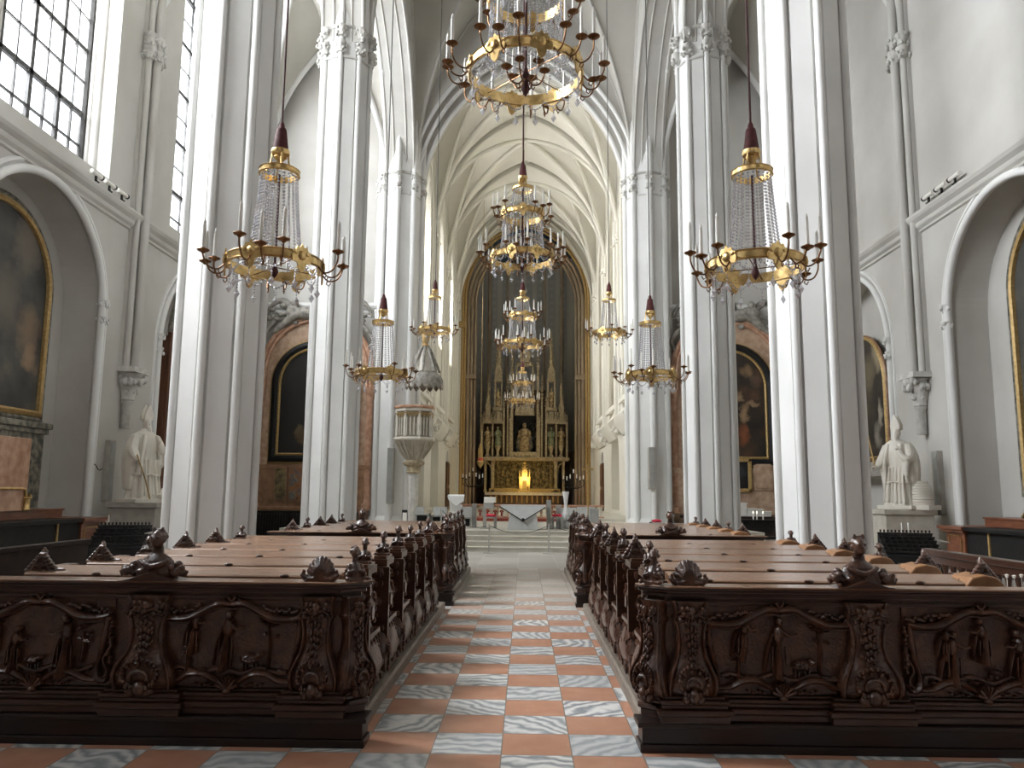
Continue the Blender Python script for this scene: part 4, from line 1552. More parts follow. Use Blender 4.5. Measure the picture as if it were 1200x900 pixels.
for i, (px, Y, lab) in enumerate(NAVE):
    p = at(*px, Y)
    o = nave0 if i == 0 else copy_tree(nave0)
    if i:
        for ch in list(o.children):
            if ch.name.startswith('cord.') or ch.name == 'cord':
                bpy.data.objects.remove(ch)
    o.rotation_euler.z = .2 * i
    hang(o, p, (vault_z(p.x) - .1) if Y < 30 else 20.2, lab, 'cord', 1.5, 'two-tier chandeliers along the central axis')
# ================================================================== aisles: pictures, altars, statues
def picture_mat(name, base, ells, axis, seed=0.0, nscale=1.3):
    """muddy oil ground with soft lit shapes; ells: (u, v, ru, rv, colour) in metres from the canvas centre"""
    m, nt, b = new_mat(name)
    tc = N(nt, 'ShaderNodeTexCoord')
    n = N(nt, 'ShaderNodeTexNoise')
    n.inputs['Scale'].default_value = nscale
    n.inputs['Detail'].default_value = 6
    mp = N(nt, 'ShaderNodeMapping')
    mp.inputs['Location'].default_value = (seed, seed, seed)
    nt.links.new(tc.outputs['Object'], mp.inputs[0])
    nt.links.new(mp.outputs[0], n.inputs['Vector'])
    col = ramp(nt, n.outputs['Fac'], base)
    n2 = N(nt, 'ShaderNodeTexNoise')
    n2.inputs['Scale'].default_value = 3.2
    n2.inputs['Detail'].default_value = 4
    nt.links.new(mp.outputs[0], n2.inputs['Vector'])
    warp = N(nt, 'ShaderNodeVectorMath', operation='MULTIPLY_ADD')
    nt.links.new(n2.outputs['Color'], warp.inputs[0])
    warp.inputs[1].default_value = (.55, .55, .55)
    nt.links.new(tc.outputs['Object'], warp.inputs[2])
    sp = N(nt, 'ShaderNodeSeparateXYZ')
    nt.links.new(warp.outputs[0], sp.inputs[0])
    U, V = sp.outputs[0 if axis == 'x' else 1], sp.outputs[2]
    for u, v, ru, rv, c in ells:
        du = math_(nt, 'DIVIDE', math_(nt, 'SUBTRACT', U, u + .27), ru)
        dv = math_(nt, 'DIVIDE', math_(nt, 'SUBTRACT', V, v + .27), rv)
        d = math_(nt, 'ADD', math_(nt, 'MULTIPLY', du, du), math_(nt, 'MULTIPLY', dv, dv))
        f = math_(nt, 'MULTIPLY', math_(nt, 'SUBTRACT', 1.0, math_(nt, 'MINIMUM', d, 1.0)), .9)
        col = mixc(nt, f, col, c)
    nt.links.new(col, b.inputs['Base Color'])
    b.inputs['Roughness'].default_value = .5
    return m


GREYG = [(.3, (.022, .022, .022)), (.55, (.06, .058, .052)), (.75, (.13, .11, .085))]
BLACKG = [(.35, (.004, .004, .004)), (.7, (.014, .011, .009))]
BROWNG = [(.3, (.01, .008, .006)), (.55, (.03, .019, .011)), (.75, (.10, .045, .02))]
TANG = [(.3, (.012, .010, .008)), (.55, (.04, .031, .021)), (.75, (.10, .08, .05))]


def arched_picture(name, label, mp, org, uc, w, z0, zs, d, frames, cmat, group=None):
    """frames: list of (outer half-width margin, thickness out, material, name); mp(u,v,d) with d into the wall"""
    t = thing(name, label, 'painting', org, 0, group)
    O = Vector(org)
    P = [(uc - w, z0)] + arch_pts(uc, w, zs, 0, 14) + [(uc + w, z0)]
    mb = MB()
    mb.add([tuple(Vector(mp(u, v, d)) - O) for u, v in P], [tuple(range(len(P)))])
    mb.obj('canvas', cmat, t)
    inner = 0
    for k, (mw, th, mat, nm) in enumerate(frames):
        mb = MB()
        rows = []
        for off, dd in ((inner, d), (inner, d - th * .7), (inner + mw * .35, d - th), (inner + mw * .7, d - th * .8), (inner + mw, d - th * .5), (inner + mw, d + .02)):
            W = w + off
            Q = [(uc - W, z0 - off)] + arch_pts(uc, W, zs, 0, 14) + [(uc + W, z0 - off)]
            rows.append([tuple(Vector(mp(u, v, dd)) - O) for u, v in Q])
        mb.grid(rows, True)
        mb.obj(nm, mat, t, smooth=35)
        inner += mw
    return t


cm = picture_mat('large_grey_painting', GREYG, [(1.2, -.3, .5, .7, (.20, .135, .085)), (1.3, -1.0, .35, .4, (.30, .20, .12)), (.9, 1.6, .6, .7, (.17, .14, .11)), (.3, .2, .6, .9, (.12, .10, .08))], 'y', 2)
arched_picture('altar_painting', 'large arched grey oil painting in narrow gold frame, in the niche under the big window', f_left, (XL - .93, 16.7, 5.6), 16.7, 1.72, 3.42, 6.2, .93,
               [(.14, .12, 'goldpaint', 'gilt_frame'), (.12, .06, 'darkmarble', 'marble_border')], cm)
cm = picture_mat('large_brown_painting', GREYG, [(-1.2, .3, .4, .6, (.22, .13, .06)), (-1.25, -.9, .35, .5, (.16, .12, .08)), (-1, 1.5, .5, .6, (.13, .12, .12))], 'y', 5)
arched_picture('altar_painting', 'arched painting in beaded gold frame with mottled border, in the niche beyond the wooden balustrade', f_right, (XR + .93, 16.4, 5.6), 16.3, 1.75, 1.9, 6.3, .93,
               [(.14, .12, 'goldpaint', 'gilt_frame'), (.14, .06, 'darkmarble', 'marble_border')], cm)
cm = picture_mat('pale_figures_painting', TANG, [(-1.2, 1.7, .5, .7, (.30, .25, .16)), (-1.15, -.2, .22, .55, (.38, .34, .27)), (-.9, -.9, .25, .5, (.26, .23, .19)), (-.5, 1.2, .5, .6, (.16, .13, .08))], 'y', 9)
arched_picture('altar_painting', 'arched dark painting with pale figures behind the statue with the beehive', f_right, (XR + .72, 26.0, 4.4), 26.0, 1.62, 2.85, 5.1, .72,
               [(.10, .10, 'goldpaint', 'gilt_frame'), (.05, .05, 'brownmarble', 'wood_border')], cm)
mb = MB()
mb.box(XR + .35, XR + .95, 24.2, 27.8, 2.2, 2.36)
mb.box(XR + .45, XR + .95, 24.3, 27.7, 2.36, 2.66)
tag(mb.obj('picture_ledge', 'stonegrey', bevel=.02), 'grey moulded ledge under the painting with pale figures', 'ledge')

# wooden back of the altar in the far niche, window side
t = thing('wooden_altarpiece', 'tall reddish brown wooden panel in the niche behind the pointing bishop statue', 'altarpiece', (XL - .8, 26.2, 1.2))
mb = MB()
mb.box(-.12, .05, -1.6, 1.6, 0, 5.3)
mb.obj('panel', 'brownwood', t)
mb = MB()
for a, b in ((-1.6, -1.35), (1.35, 1.6), (-.1, .1)):
    mb.box(.05, .13, a, b, 0, 5.3)
mb.box(.05, .16, -1.65, 1.65, 5.2, 5.4)
mb.box(.05, .16, -1.65, 1.65, 0, .3)
mb.obj('frame', 'brownwood', t, bevel=.015)
mb = MB()
arch_tube(mb, lambda u, v, d: (.12 - d, u, v), 0, 1.55, 5.4, 5.45, 0, 0, .12, 8, 12)
mb.obj('arched_moulding', 'sculpt', t, smooth=50)

# altar below the grey painting: marble back, reddish steps, dark table
def niche_altar(side, label, zt):
    sg = 1 if side == 'left' else -1
    xw = (XL - .95) if side == 'left' else (XR + .95)
    t = thing('side_altar', label, 'altar', (xw, 16.4, 0))
    mb = MB()
    mb.box(min(0, sg * .18), max(0, sg * .18), -2.0, 2.2, 1.0, 3.02)
    mb.box(min(0, sg * .32), max(0, sg * .32), -2.15, 2.3, 3.0, 3.14)
    mb.box(min(0, sg * .26), max(0, sg * .26), -2.1, 2.25, 2.88, 3.0)
    if side == 'left':
        mb.obj('marble_back', 'darkmarble', t, bevel=.02)
        mb = MB()
        mb.box(.18, .24, -1.5, 1.65, 1.1, 2.75)
        mb.obj('red_panel', 'redmarble', t, bevel=.02)
    xa, xb = sg * .5, sg * 1.05
    mb = MB()
    mb.box(min(0, xb), max(0, xb), -2.0, 1.72, zt + .03, zt + .20)
    mb.box(min(0, xb + sg * .03), max(0, xb + sg * .03), -2.0, 1.75, zt + .20, zt + .24)
    mb.obj('wooden_step', 'redwood', t, bevel=.01)
    xf = sg * 1.75
    mb = MB()
    mb.box(min(sg * .3, xf + sg * .08), max(sg * .3, xf + sg * .08), -2.4, 1.70, zt - .05, zt + .03)
    mb.obj('table_slab', 'black', t, bevel=.01)
    mb = MB()
    mb.box(min(sg * .3, xf - sg * .05), max(sg * .3, xf - sg * .05), -2.3, 1.3, 0, zt - .05)
    mb.box(min(xf - sg * .05, xf), max(xf - sg * .05, xf), -2.3, -2.1, 0, zt - .05)
    mb.obj('dark_front', 'black', t)
    mb = MB()
    mb.box(min(xf - sg * .05, xf - sg * .02), max(xf - sg * .05, xf - sg * .02), .42, .47, .1, zt - .06)
    mb.obj('gilt_strip', 'goldpaint', t)
    mb = MB()
    mb.box(min(sg * .3, xf), max(sg * .3, xf), 1.3, 2.05, 0, zt - .10)
    mb.box(min(sg * .3, xf + sg * .08), max(sg * .3, xf + sg * .08), 1.22, 2.15, zt - .10, zt - .04)
    mb.box(min(sg * .3, xf + sg * .13), max(sg * .3, xf + sg * .13), 1.18, 2.22, zt - .04, zt + .04)
    b = mb.obj('end_block', 'redwood', t, bevel=.012)
    mb = MB()
    xx = xf + sg * .012
    mb.tube([(xx, 1.42, .12), (xx, 1.42, zt - .22), (xx, 1.5, zt - .17), (xx, 1.92, zt - .17), (xx, 1.92, zt - .3)], .014, 6)
    mb.obj('gilt_line', 'gold', b)
    return t


niche_altar('left', 'dark altar table with reddish wooden end block below the large grey painting', .93)
niche_altar('right', 'dark altar table with reddish wooden end block beyond the wooden balustrade', .93)
t = thing('gilt_edged_cabinet', 'low reddish cabinet with gold scroll rail on the altar below the grey painting', 'cabinet', (-10.4, 14.9, 1.17))
mb = MB()
mb.box(-.5, .35, -.8, .95, 0, .42)
mb.obj('body', 'redmarble', t, bevel=.01)
mb = MB()
mb.tube([(.37, -.8, .44), (.37, .85, .44), (.37, .93, .42), (.37, .95, .33), (.37, 1.0, .25), (.37, 1.09, .22), (.37, 1.13, .28), (.37, 1.08, .32)], .028, 8)
mb.lathe([(.07, .0), (.085, .02), (.07, .04), (.07, .22), (.09, .25), (.05, .28)], (.37, 1.0, 0), 12)
mb.obj('gilt_scroll', 'gold', t, smooth=50)
t = thing('gilt_bracket', 'small gold scroll ornament on the altar step beyond the balustrade', 'ornament', (10.1, 16.0, 1.17))
mb = MB()
mb.tube([(0, .35, .05), (0, .25, .14), (0, .05, .16), (0, -.3, .22)], .04, 8)
mb.box(-.04, .04, -.3, .0, 0, .2)
mb.obj('scroll', 'gold', t, smooth=50)


# ------------------------------------------------------------------ altars on the east walls
def end_altar(cx, label, side):
    t = thing('side_altar', label, 'altar', (cx, 30.8, 0))
    mp = lambda u, v, d: (u, d, v)
    mb = MB()
    for w, d0, zs in ((2.2, -.30, 6.3), (2.02, -.36, 6.3)):
        arch_wall(mb, lambda u, v, d, d0=d0: (u, d0 + d, v), -w, w, .0, .0, 0, 1.72, .0, 5.9, 0, .3, 14) if 0 else None
    P = [(-2.2, 0)] + arch_pts(0, 2.2, 6.3, 0, 16) + [(2.2, 0)]
    mb.prism(P, 'y', -.28, 0)
    mat = 'brownmarble' if side == 'left' else 'pinkmarble'
    mb.obj('surround', 'pinkmarble', t)
    mb = MB()
    arch_tube(mb, lambda u, v, d: (u, d, v), 0, 2.16, 5.6, 6.3, 0, -.30, .11, 8, 16)
    arch_tube(mb, lambda u, v, d: (u, d, v), 0, 2.0, 5.6, 6.3, 0, -.33, .07, 8, 16)
    mb.obj('arch_moulding', 'redmarble', t, smooth=50)
    mb = MB()
    mb.box(-2.2, 2.2, -.42, -.2, .9, 2.5)
    mb.box(-2.25, 2.25, -.46, -.2, 2.42, 2.6)
    mb.box(-2.25, 2.25, -.46, -.2, .85, 1.0)
    mb.obj('lower_tier', mat, t, bevel=.02)
    for sg in (-1, 1):
        mb = MB()
        mb.lathe([(.22, .9), (.22, 1.1), (.16, 1.16), (.145, 1.3), (.13, 5.1), (.16, 5.2), (.20, 5.5), (.22, 5.6)], (sg * 2.15, -.32, 0), 14)
        mb.obj('marble_column', 'redmarble', t, smooth=40)
    # arched canvas with black and gold frame
    P = [(-1.35, 3.05)] + arch_pts(0, 1.35, 5.75, 0, 14) + [(1.35, 3.05)]
    mb = MB()
    mb.prism(P, 'y', -.36, -.27)
    if side == 'left':
        cm = picture_mat('near_black_painting', BLACKG, [(-.55, -.7, .22, .22, (.16, .11, .06)), (-.35, -1.0, .3, .3, (.12, .07, .03))], 'x', 4)
    else:
        cm = picture_mat('warm_dark_painting', BROWNG, [(.55, .1, .22, .45, (.34, .22, .12)), (.85, .5, .35, .10, (.30, .20, .11)), (.5, -.7, .28, .5, (.24, .075, .025)), (.35, .75, .2, .2, (.30, .2, .11)), (1.05, 1.4, .35, .3, (.10, .06, .04)), (.75, 1.75, .3, .3, (.22, .14, .07))], 'x', 7)
    cv = mb.obj('canvas', cm, t)
    for v in cv.data.vertices:
        v.co.z -= 4.6
    cv.location.z = 4.6
    inner = 0
    for mw, th, mat2, nm in ((.10, .10, 'goldpaint', 'gilt_inner_frame'), (.24, .16, 'black', 'black_frame'), (.06, .08, 'goldpaint', 'gilt_outer_line')):
        mb = MB()
        rows = []
        for off, dd in ((inner, -.28), (inner, -.36 - th * .6), (inner + mw * .4, -.36 - th), (inner + mw, -.36 - th * .6), (inner + mw, -.28)):
            W = 1.35 + off
            Q = [(-W, 3.05 - off)] + arch_pts(0, W, 5.75, 0, 14) + [(W, 3.05 - off)]
            rows.append([(u, dd, v) for u, v in Q])
        mb.grid(rows, True)
        mb.obj(nm, mat2, t, smooth=35)
        inner += mw
    # sculpted group over the arch
    rr = random.Random(3 if side == 'left' else 4)
    mb = MB()
    mb.ell((0, -.3, 8.75), (.42, .2, .55), 12, 8)
    for sg in (-1, 1):
        mb.tube(catmull([(sg * .2, -.35, 8.5), (sg * .8, -.4, 8.55), (sg * 1.3, -.38, 8.15), (sg * 1.75, -.35, 7.8)], 4), [.22, .25, .27, .26, .24, .22, .2, .18, .17, .15, .13, .12, .10][:13], 8)
        mb.ell((sg * .95, -.42, 8.95), (.16, .17, .19), 10, 8)
        mb.ell((sg * 1.0, -.4, 8.62), (.3, .22, .3), 10, 8)
        mb.tube(catmull([(sg * 1.1, -.3, 8.8), (sg * 1.5, -.25, 9.1), (sg * 1.9, -.25, 8.9), (sg * 2.1, -.25, 8.5)], 4), [.12, .14, .15, .15, .14, .13, .12, .11, .09, .08, .07, .06, .05][:13], 7)
        for i in range(12):
            mb.ell((sg * (.5 + 1.5 * rr.random()), -.35 - .15 * rr.random(), 8.9 - .7 * rr.random() - .15 * i / 12), (.09 + .07 * rr.random(), .1, .10), 7, 5)
        mb.tube(catmull([(sg * 1.6, -.35, 8.3), (sg * 1.95, -.4, 7.9), (sg * 2.2, -.35, 7.5), (sg * 2.05, -.35, 7.2)], 4), .08, 7)
    mb.obj('sculpted_group', 'sculpt', t, smooth=60)
    mb = MB()
    mb.box(-1.9, 1.9, -1.5, -.45, 0, .72)
    mb.box(-2.0, 2.0, -1.6, -.42, .72, .82)
    mb.obj('altar_table', 'wooddark', t, bevel=.02)
    return t


tl = end_altar(-8.2, 'marble side altar with black framed arched dark painting, under grey sculptures, window side', 'left')
tr = end_altar(7.9, 'pinkish marble side altar with arched painting of a warm lit figure, beehive statue side', 'right')
for i, px in enumerate((328, 345.5)):
    p = at(px, 567, 30.3)
    mb = MB()
    mb.box(-.21, .21, -.03, .02, -.62, .62)
    t = mb.obj('reliquary_panel', ('goldrelief', 'panelcolour')[i], tl, loc=(p.x + 8.2, -.44, p.z))
    t['label'] = ('dark ornamented panel', 'orange and blue panel')[i]
    mb = MB()
    for a, b, c, d in ((-.26, -.2, -.66, .66), (.2, .26, -.66, .66), (-.26, .26, .6, .68), (-.26, .26, -.68, -.6)):
        mb.box(a, b, -.05, .02, c, d)
    mb.obj('frame', 'brownmarble', t)
p = at(868, 557, 30.3)
t = thing('framed_picture', 'small dark picture in wide gold frame below the warm lit altar painting', 'painting', (p.x, 30.34, p.z))
mb = MB()
mb.box(-.30, .30, -.03, .02, -.5, .5)
mb.obj('canvas', picture_mat('small_dark_picture', BLACKG, [(0, .1, .2, .3, (.03, .03, .035))], 'x', 3), t)
mb = MB()
for a, b, c, d in ((-.42, -.28, -.64, .64), (.28, .42, -.64, .64), (-.42, .42, .5, .64), (-.42, .42, -.64, -.5)):
    mb.box(a, b, -.08, .02, c, d)
mb.obj('frame', 'goldpaint', t, bevel=.02)
p = at(895, 558, 30.3)
mb = MB()
mb.box(-.36, .36, -.03, 0, -.55, .55)
mb.box(-.28, .28, -.06, -.03, -.46, .46)
mb.obj('marble_panel', 'pinkmarble', tr, bevel=.02, loc=(p.x - 7.9, -.44, p.z))
# white boxes and thin candles before that altar
for i, (px, w, h) in enumerate(((872, .27, .5), (881.5, .27, .3), (891, .27, .28), (900.5, .27, .2))):
    p = at(px, 605, 29.4)
    mb = MB()
    mb.box(-w / 2, w / 2, -.12, .12, 0, h)
    mb.box(-w / 2 - .02, w / 2 + .02, -.14, .14, h - .06, h)
    tag(mb.obj('white_box', 'paper', loc=(p.x, 29.6, .822), bevel=.01), ('tallest white box', 'wide white box', 'small white box', 'low white box')[i] + ' on the altar table below the gold framed picture', 'box', 'white boxes on the side altar')
t = thing('votive_candle_stand', 'black candle stand with three lit white candles before the pinkish marble altar', 'candle stand', (at(890, 625, 26.5).x, 26.5, 0))
mb = MB()
mb.box(-.7, .7, -.2, .2, .75, .8)
mb.box(-.6, .6, -.15, .15, .2, .26)
for x in (-.62, .62):
    mb.box(x - .03, x + .03, -.03, .03, 0, .78)
mb.prism([(-.6, .75), (-.35, .35), (.35, .35), (.6, .75)], 'y', -.12, .12)
mb.obj('stand', 'iron', t)
for x in (-.2, -.08, .12):
    mb = MB()
    mb.lathe([(.022, 0), (.022, .2), (.0, .205)], (x, -.05, .8), 8)
    c = mb.obj('candle', 'candle', t)
    mb = MB()
    mb.lathe([(.0, .2), (.016, .225), (.012, .25), (.0, .28)], (x, -.05, .8), 8)
    mb.obj('flame', 'flame', c)
mb = MB()
mb.box(-1.3, 1.3, -.02, .02, 0, .75)
for i in range(27):
    mb.box(-1.3 + .1 * i - .012, -1.3 + .1 * i + .012, -.04, .04, .05, .85)
mb.box(-1.3, 1.3, -.05, .05, .82, .88)
tag(mb.obj('iron_grille', 'iron', loc=(-8.3, 28.6, 0)), 'low black iron grille before the black framed altar painting', 'grille')


# ------------------------------------------------------------------ bishop statues
def bishop(beehive):
    mb = MB()
    rows = []
    nseg = 56
    prof = [(0, .44, .38), (.06, .45, .39), (.3, .41, .35), (.6, .37, .31), (.9, .34, .28), (1.1, .32, .27), (1.25, .33, .27), (1.42, .36, .27), (1.55, .36, .25), (1.66, .30, .22), (1.73, .16, .15), (1.78, .09, .09)]
    for z, rx, ry in prof:
        row = []
        for j in range(nseg):
            a = 2 * pi * j / nseg
            f = max(0, 1 - z / 1.5)
            k = 1 + f * (.085 * sin(11 * a + 1.5 * sin(z * 3)) + .05 * sin(5 * a + z * 2))
            row.append((rx * k * cos(a) + .05 * sin(z * 2.2), ry * k * sin(a), z))
        rows.append(row)
    mb.grid(rows, True, True)
    # cope falling from the shoulders, rochet hem
    for sg in (-1, 1):
        C = catmull([(sg * .30, .02, 1.62), (sg * .42, -.02, 1.35), (sg * .44, .03, 1.0), (sg * .42, .05, .6), (sg * .40, .08, .25)], 5)
        mb.tube(C, [.07 + .05 * sin(pi * i / (len(C) - 1)) for i in range(len(C))], 8, flat=1.8)
        D = catmull([(sg * .18, -.20, 1.62), (sg * .24, -.27, 1.3), (sg * .30, -.28, .95), (sg * .34, -.22, .6)], 5)
        mb.tube(D, .05, 7)
    mb.tube([(.43 * cos(a), .36 * sin(a), .62 + .02 * sin(7 * a)) for a in [2 * pi * i / 28 for i in range(29)]], .028, 6)
    for i in range(6):
        mb.tube(catmull([(-.25 + .1 * i, -.27, 1.0), (-.27 + .105 * i, -.33, .6), (-.30 + .12 * i, -.38, .1)], 4), .025, 6)
    # head, beard, mitre
    mb.ell((0, -.03, 1.90), (.098, .115, .135), 14, 10)
    mb.ell((0, -.145, 1.90), (.02, .03, .032), 8, 6)
    mb.ell((0, -.12, 1.955), (.07, .03, .018), 8, 6)
    for sg in (-1, 1):
        mb.ell((sg * .1, 0, 1.9), (.02, .03, .04), 8, 6)
        mb.ell((sg * .045, -.115, 1.885), (.03, .02, .025), 8, 6)
    mb.ell((0, -.11, 1.81), (.075, .06, .09), 10, 8)
    mb.tube([(0, -.12, 1.80), (.02, -.14, 1.70), (.01, -.13, 1.63)], [.07, .055, .025], 8)
    mb.lathe([(.108, 1.955), (.122, 2.0), (.125, 2.04)], (0, -.01, 0), 16)
    for sg in (-1, 1):
        mb.prism([(-.135, 2.0), (-.145, 2.12), (-.08, 2.28), (0, 2.42), (.08, 2.28), (.145, 2.12), (.135, 2.0)], 'y', sg * .078 - .034, sg * .078 + .03)
    # raised arm bent to the chest with a hand, other arm down and out
    def hand(p, d, palm):
        d = Vector(d).normalized()
        s = d.cross(Vector(palm)).normalized()
        p = Vector(p)
        mb.ell(tuple(p + d * .05), (.045, .045, .05), 8, 6)
        for i in range(4):
            q = p + d * .085 + s * (-.036 + .024 * i)
            L_ = (.075, .09, .085, .065)[i]
            mb.tube([q, q + d * L_ * .5 + Vector(palm) * .008, q + d * L_ + Vector(palm) * .03], [.015, .013, .010], 6)
        mb.tube([p + d * .03 - s * .045, p + d * .06 - s * .075, p + d * .095 - s * .08], [.016, .014, .010], 6)
    mb.tube(catmull([(.30, -.02, 1.56), (.40, -.14, 1.30), (.34, -.30, 1.22), (.16, -.36, 1.42)], 4), [.13] * 4 + [.125] * 4 + [.11, .095, .08, .07, .06], 9)
    hand((.15, -.36, 1.44), (-.3, -.15, .9), (0, .5, .2))
    mb.tube(catmull([(-.30, -.02, 1.56), (-.42, -.08, 1.28), (-.46, -.24, 1.08), (-.50, -.36, 1.02)], 4), [.13] * 4 + [.125] * 4 + [.11, .095, .08, .07, .06], 9)
    hand((-.50, -.37, 1.02), (-.35, -.75, -.15), (.5, 0, -.3))
    mb.tube(catmull([(.36, -.28, 1.2), (.38, -.32, 1.0), (.36, -.26, .8)], 4), [.09, .085, .08, .075, .07, .06, .05, .04, .03], 8)
    mb.box(-.5, .5, -.42, .42, -.08, .02)
    return remesh(mb, 'figure', 'marble_w', .013, 1)


def statue(px, py, Y, rz, label, beehive):
    p = at(px, py, Y)
    t = thing('bishop_statue', label, 'statue', (p.x, Y, p.z + .08), rz)
    put('figure', bishop(beehive), t, scale=(.84, .9, .95) if beehive else (.92, .95, 1.0))
    if beehive:
        mb = MB()
        for i in range(9):
            z = .06 + .065 * i
            r = .29 * sqrt(max(.05, 1 - (i / 9.6) ** 2.2))
            mb.tube([(r * cos(a), r * sin(a), z) for a in [2 * pi * j / 20 for j in range(21)]], .042, 7)
        mb.lathe([(.27, 0), (.28, .25), (.2, .5), (.0, .62)], (0, 0, 0), 16)
        mb.ell((0, -.30, .1), (.05, .03, .03), 8, 6)
        mb.box(-.36, .36, -.36, .36, -.08, .03)
        bh = mb.obj('beehive', 'marble_w', t, smooth=50)
        q = Matrix.Rotation(-rz, 3, 'Z') @ Vector((.38, -.18, 0))
        bh.location = q
        mb = MB()
        mb.tube([(-.62, -.25, 1.78), (-.52, -.32, 1.36), (-.42, -.38, .94)], .018, 7)
        mb.obj('gilt_staff', 'goldpaint', t)
    else:
        mb = MB()
        mb.tube([(-.62, -.55, 1.1), (-.30, -.50, .5), (-.1, -.46, .02)], .017, 7)
        mb.obj('gilt_staff', 'goldpaint', t)
        mb = MB()
        mb.tube([(.2, -.42, .06), (.38, -.30, .16), (.5, -.2, .24)], .07, 8)
        mb.box(.34, .52, .0, .25, .0, .62)
        mb.obj('scroll_and_book', 'marble_w', t, smooth=40)
    w = .62
    mb = MB()
    zz = p.z
    mb.box(-w, w, -w * .8, w * .8, 0, .16)
    mb.box(-w * .95, w * .95, -w * .75, w * .75, .16, zz - .12)
    mb.box(-w * 1.04, w * 1.04, -w * .84, w * .84, zz - .12, zz)
    tag(mb.obj('statue_pedestal', 'stonegrey' if not beehive else 'stonepale', loc=(p.x + (.0 if beehive else 0), Y + .02, 0), bevel=.015),
        'grey stone pedestal under the %s' % ('statue with the beehive' if beehive else 'bishop statue with pointed mitre'), 'pedestal')


statue(165, 589, 20.0, 1.1, 'white marble bishop statue with pointed mitre turning to the nave by the brown altarpiece', False)
statue(1056, 597, 20.0, -.85, 'white marble bishop statue with staff, beehive at its feet', True)

# ------------------------------------------------------------------ votive racks, rails
def votive_rack(px, py, Y, rz, label, lit):
    p = at(px, py, Y)
    t = thing('votive_candle_rack', label, 'candle rack', (p.x, Y, 0), rz)
    t.scale = (.9, .9, .98)
    mb = MB()
    mb.prism([(-.45, 0), (.55, 0), (.55, .86), (.50, .92), (-.45, .55)], 'x', -.52, .52)
    mb.obj('cabinet', 'black', t, bevel=.01)
    for r in range(6):
        mb = MB()
        y, z = -.40 + .16 * r, .60 + .062 * r
        mb.box(-.54, .54, y - .015, y + .045, z, z + .03)
        row = mb.obj('shelf_bar', 'iron', t)
        if r == 0:
            mb = MB()
            mb.lathe([(.016, 0), (.018, .05), (.013, .05), (.012, .02)], (0, 0, 0), 8)
            cup = mb.mesh('candle_cup', 'iron')
        for i in range(14 if r == 5 else 9):
            n_ = 13 if r == 5 else 8
            put('candle_cup', cup, row, (-.48 + .96 * i / n_, y, z + .035))
    mb = MB()
    mb.box(.54, .68, -.35, .45, .80, .815)
    mb.obj('side_tray', 'steel', t)
    for x in lit:
        mb = MB()
        mb.lathe([(.016, 0), (.016, .20), (0, .21)], (x, .42, .93), 8)
        mb.obj('candle', 'candle', t)
    return t


votive_rack(140, 640, 15.2, .25, 'black tiered votive candle rack before the bishop statue with pointed mitre', (-.35,))
votive_rack(1066, 640, 15.2, -.25, 'black tiered votive candle rack below the statue with the beehive', (-.05, .08))
t = thing('arcaded_balustrade', 'brown wooden balustrade with small arches beside the pews near the dark altar table', 'balustrade', (5.5, 8.0, 0))
mb = MB()
mb.box(-.07, .07, 0, 3.1, .84, .92)
mb.obj('handrail', 'woodflat', t, bevel=.012)
mb = MB()
mb.box(-.05, .05, 0, 3.1, 0, .2)
mb.box(-.04, .04, 0, 3.1, .74, .84)
mb.obj('base_rail', 'woodflat', t)
for i in range(16):
    mb = MB()
    mb.lathe([(.035, .2), (.04, .24), (.02, .28), (.034, .42), (.022, .6), (.035, .68), (.05, .75)], (0, .1 + .193 * i, 0), 10)
    mb.obj('baluster', 'woodflat', t, smooth=50)
t = thing('dark_rail_bench', 'dark wooden bench rail before the altar with the grey painting', 'bench', (-6.7, 8.8, 0))
WB = 'dullwood'
mb = MB()
mb.box(-.08, .08, 0, 3.4, .80, .86)
mb.box(-.03, .03, 0, 3.4, .05, .80)
mb.obj('back', WB, t, bevel=.012)
mb = MB()
mb.box(-.5, -.03, .05, 3.35, .40, .44)
mb.obj('seat', WB, t)
for y in (.1, 1.7, 3.3):
    mb = MB()
    mb.box(-.5, .0, y - .04, y + .04, 0, .40)
    mb.obj('leg', WB, t)
for i, x in enumerate((1180, 1188.5, 1197)):
    p = at(x, 677 + i % 2, 8.3)
    mb = MB()
    mb.lathe([(.0, 0), (.03, .01), (.034, .05), (.022, .075), (.0, .085)], (0, 0, 0), 8)
    for k in range(5):
        a = 2 * pi * k / 5
        mb.ell((.03 * cos(a), .03 * sin(a), .06), (.02, .02, .012), 6, 4)
    mb.tube([(0, 0, 0), (0, .01, -p.z + .0)], .006, 5)
    mb.v = [(x * .45, y * .45, z * (.45 if z > 0 else 1)) for x, y, z in mb.v]
    tag(mb.obj('white_flower', 'paper', loc=p, smooth=50), 'small white flower by the foot of the wooden balustrade', 'flower', 'white flowers by the balustrade')

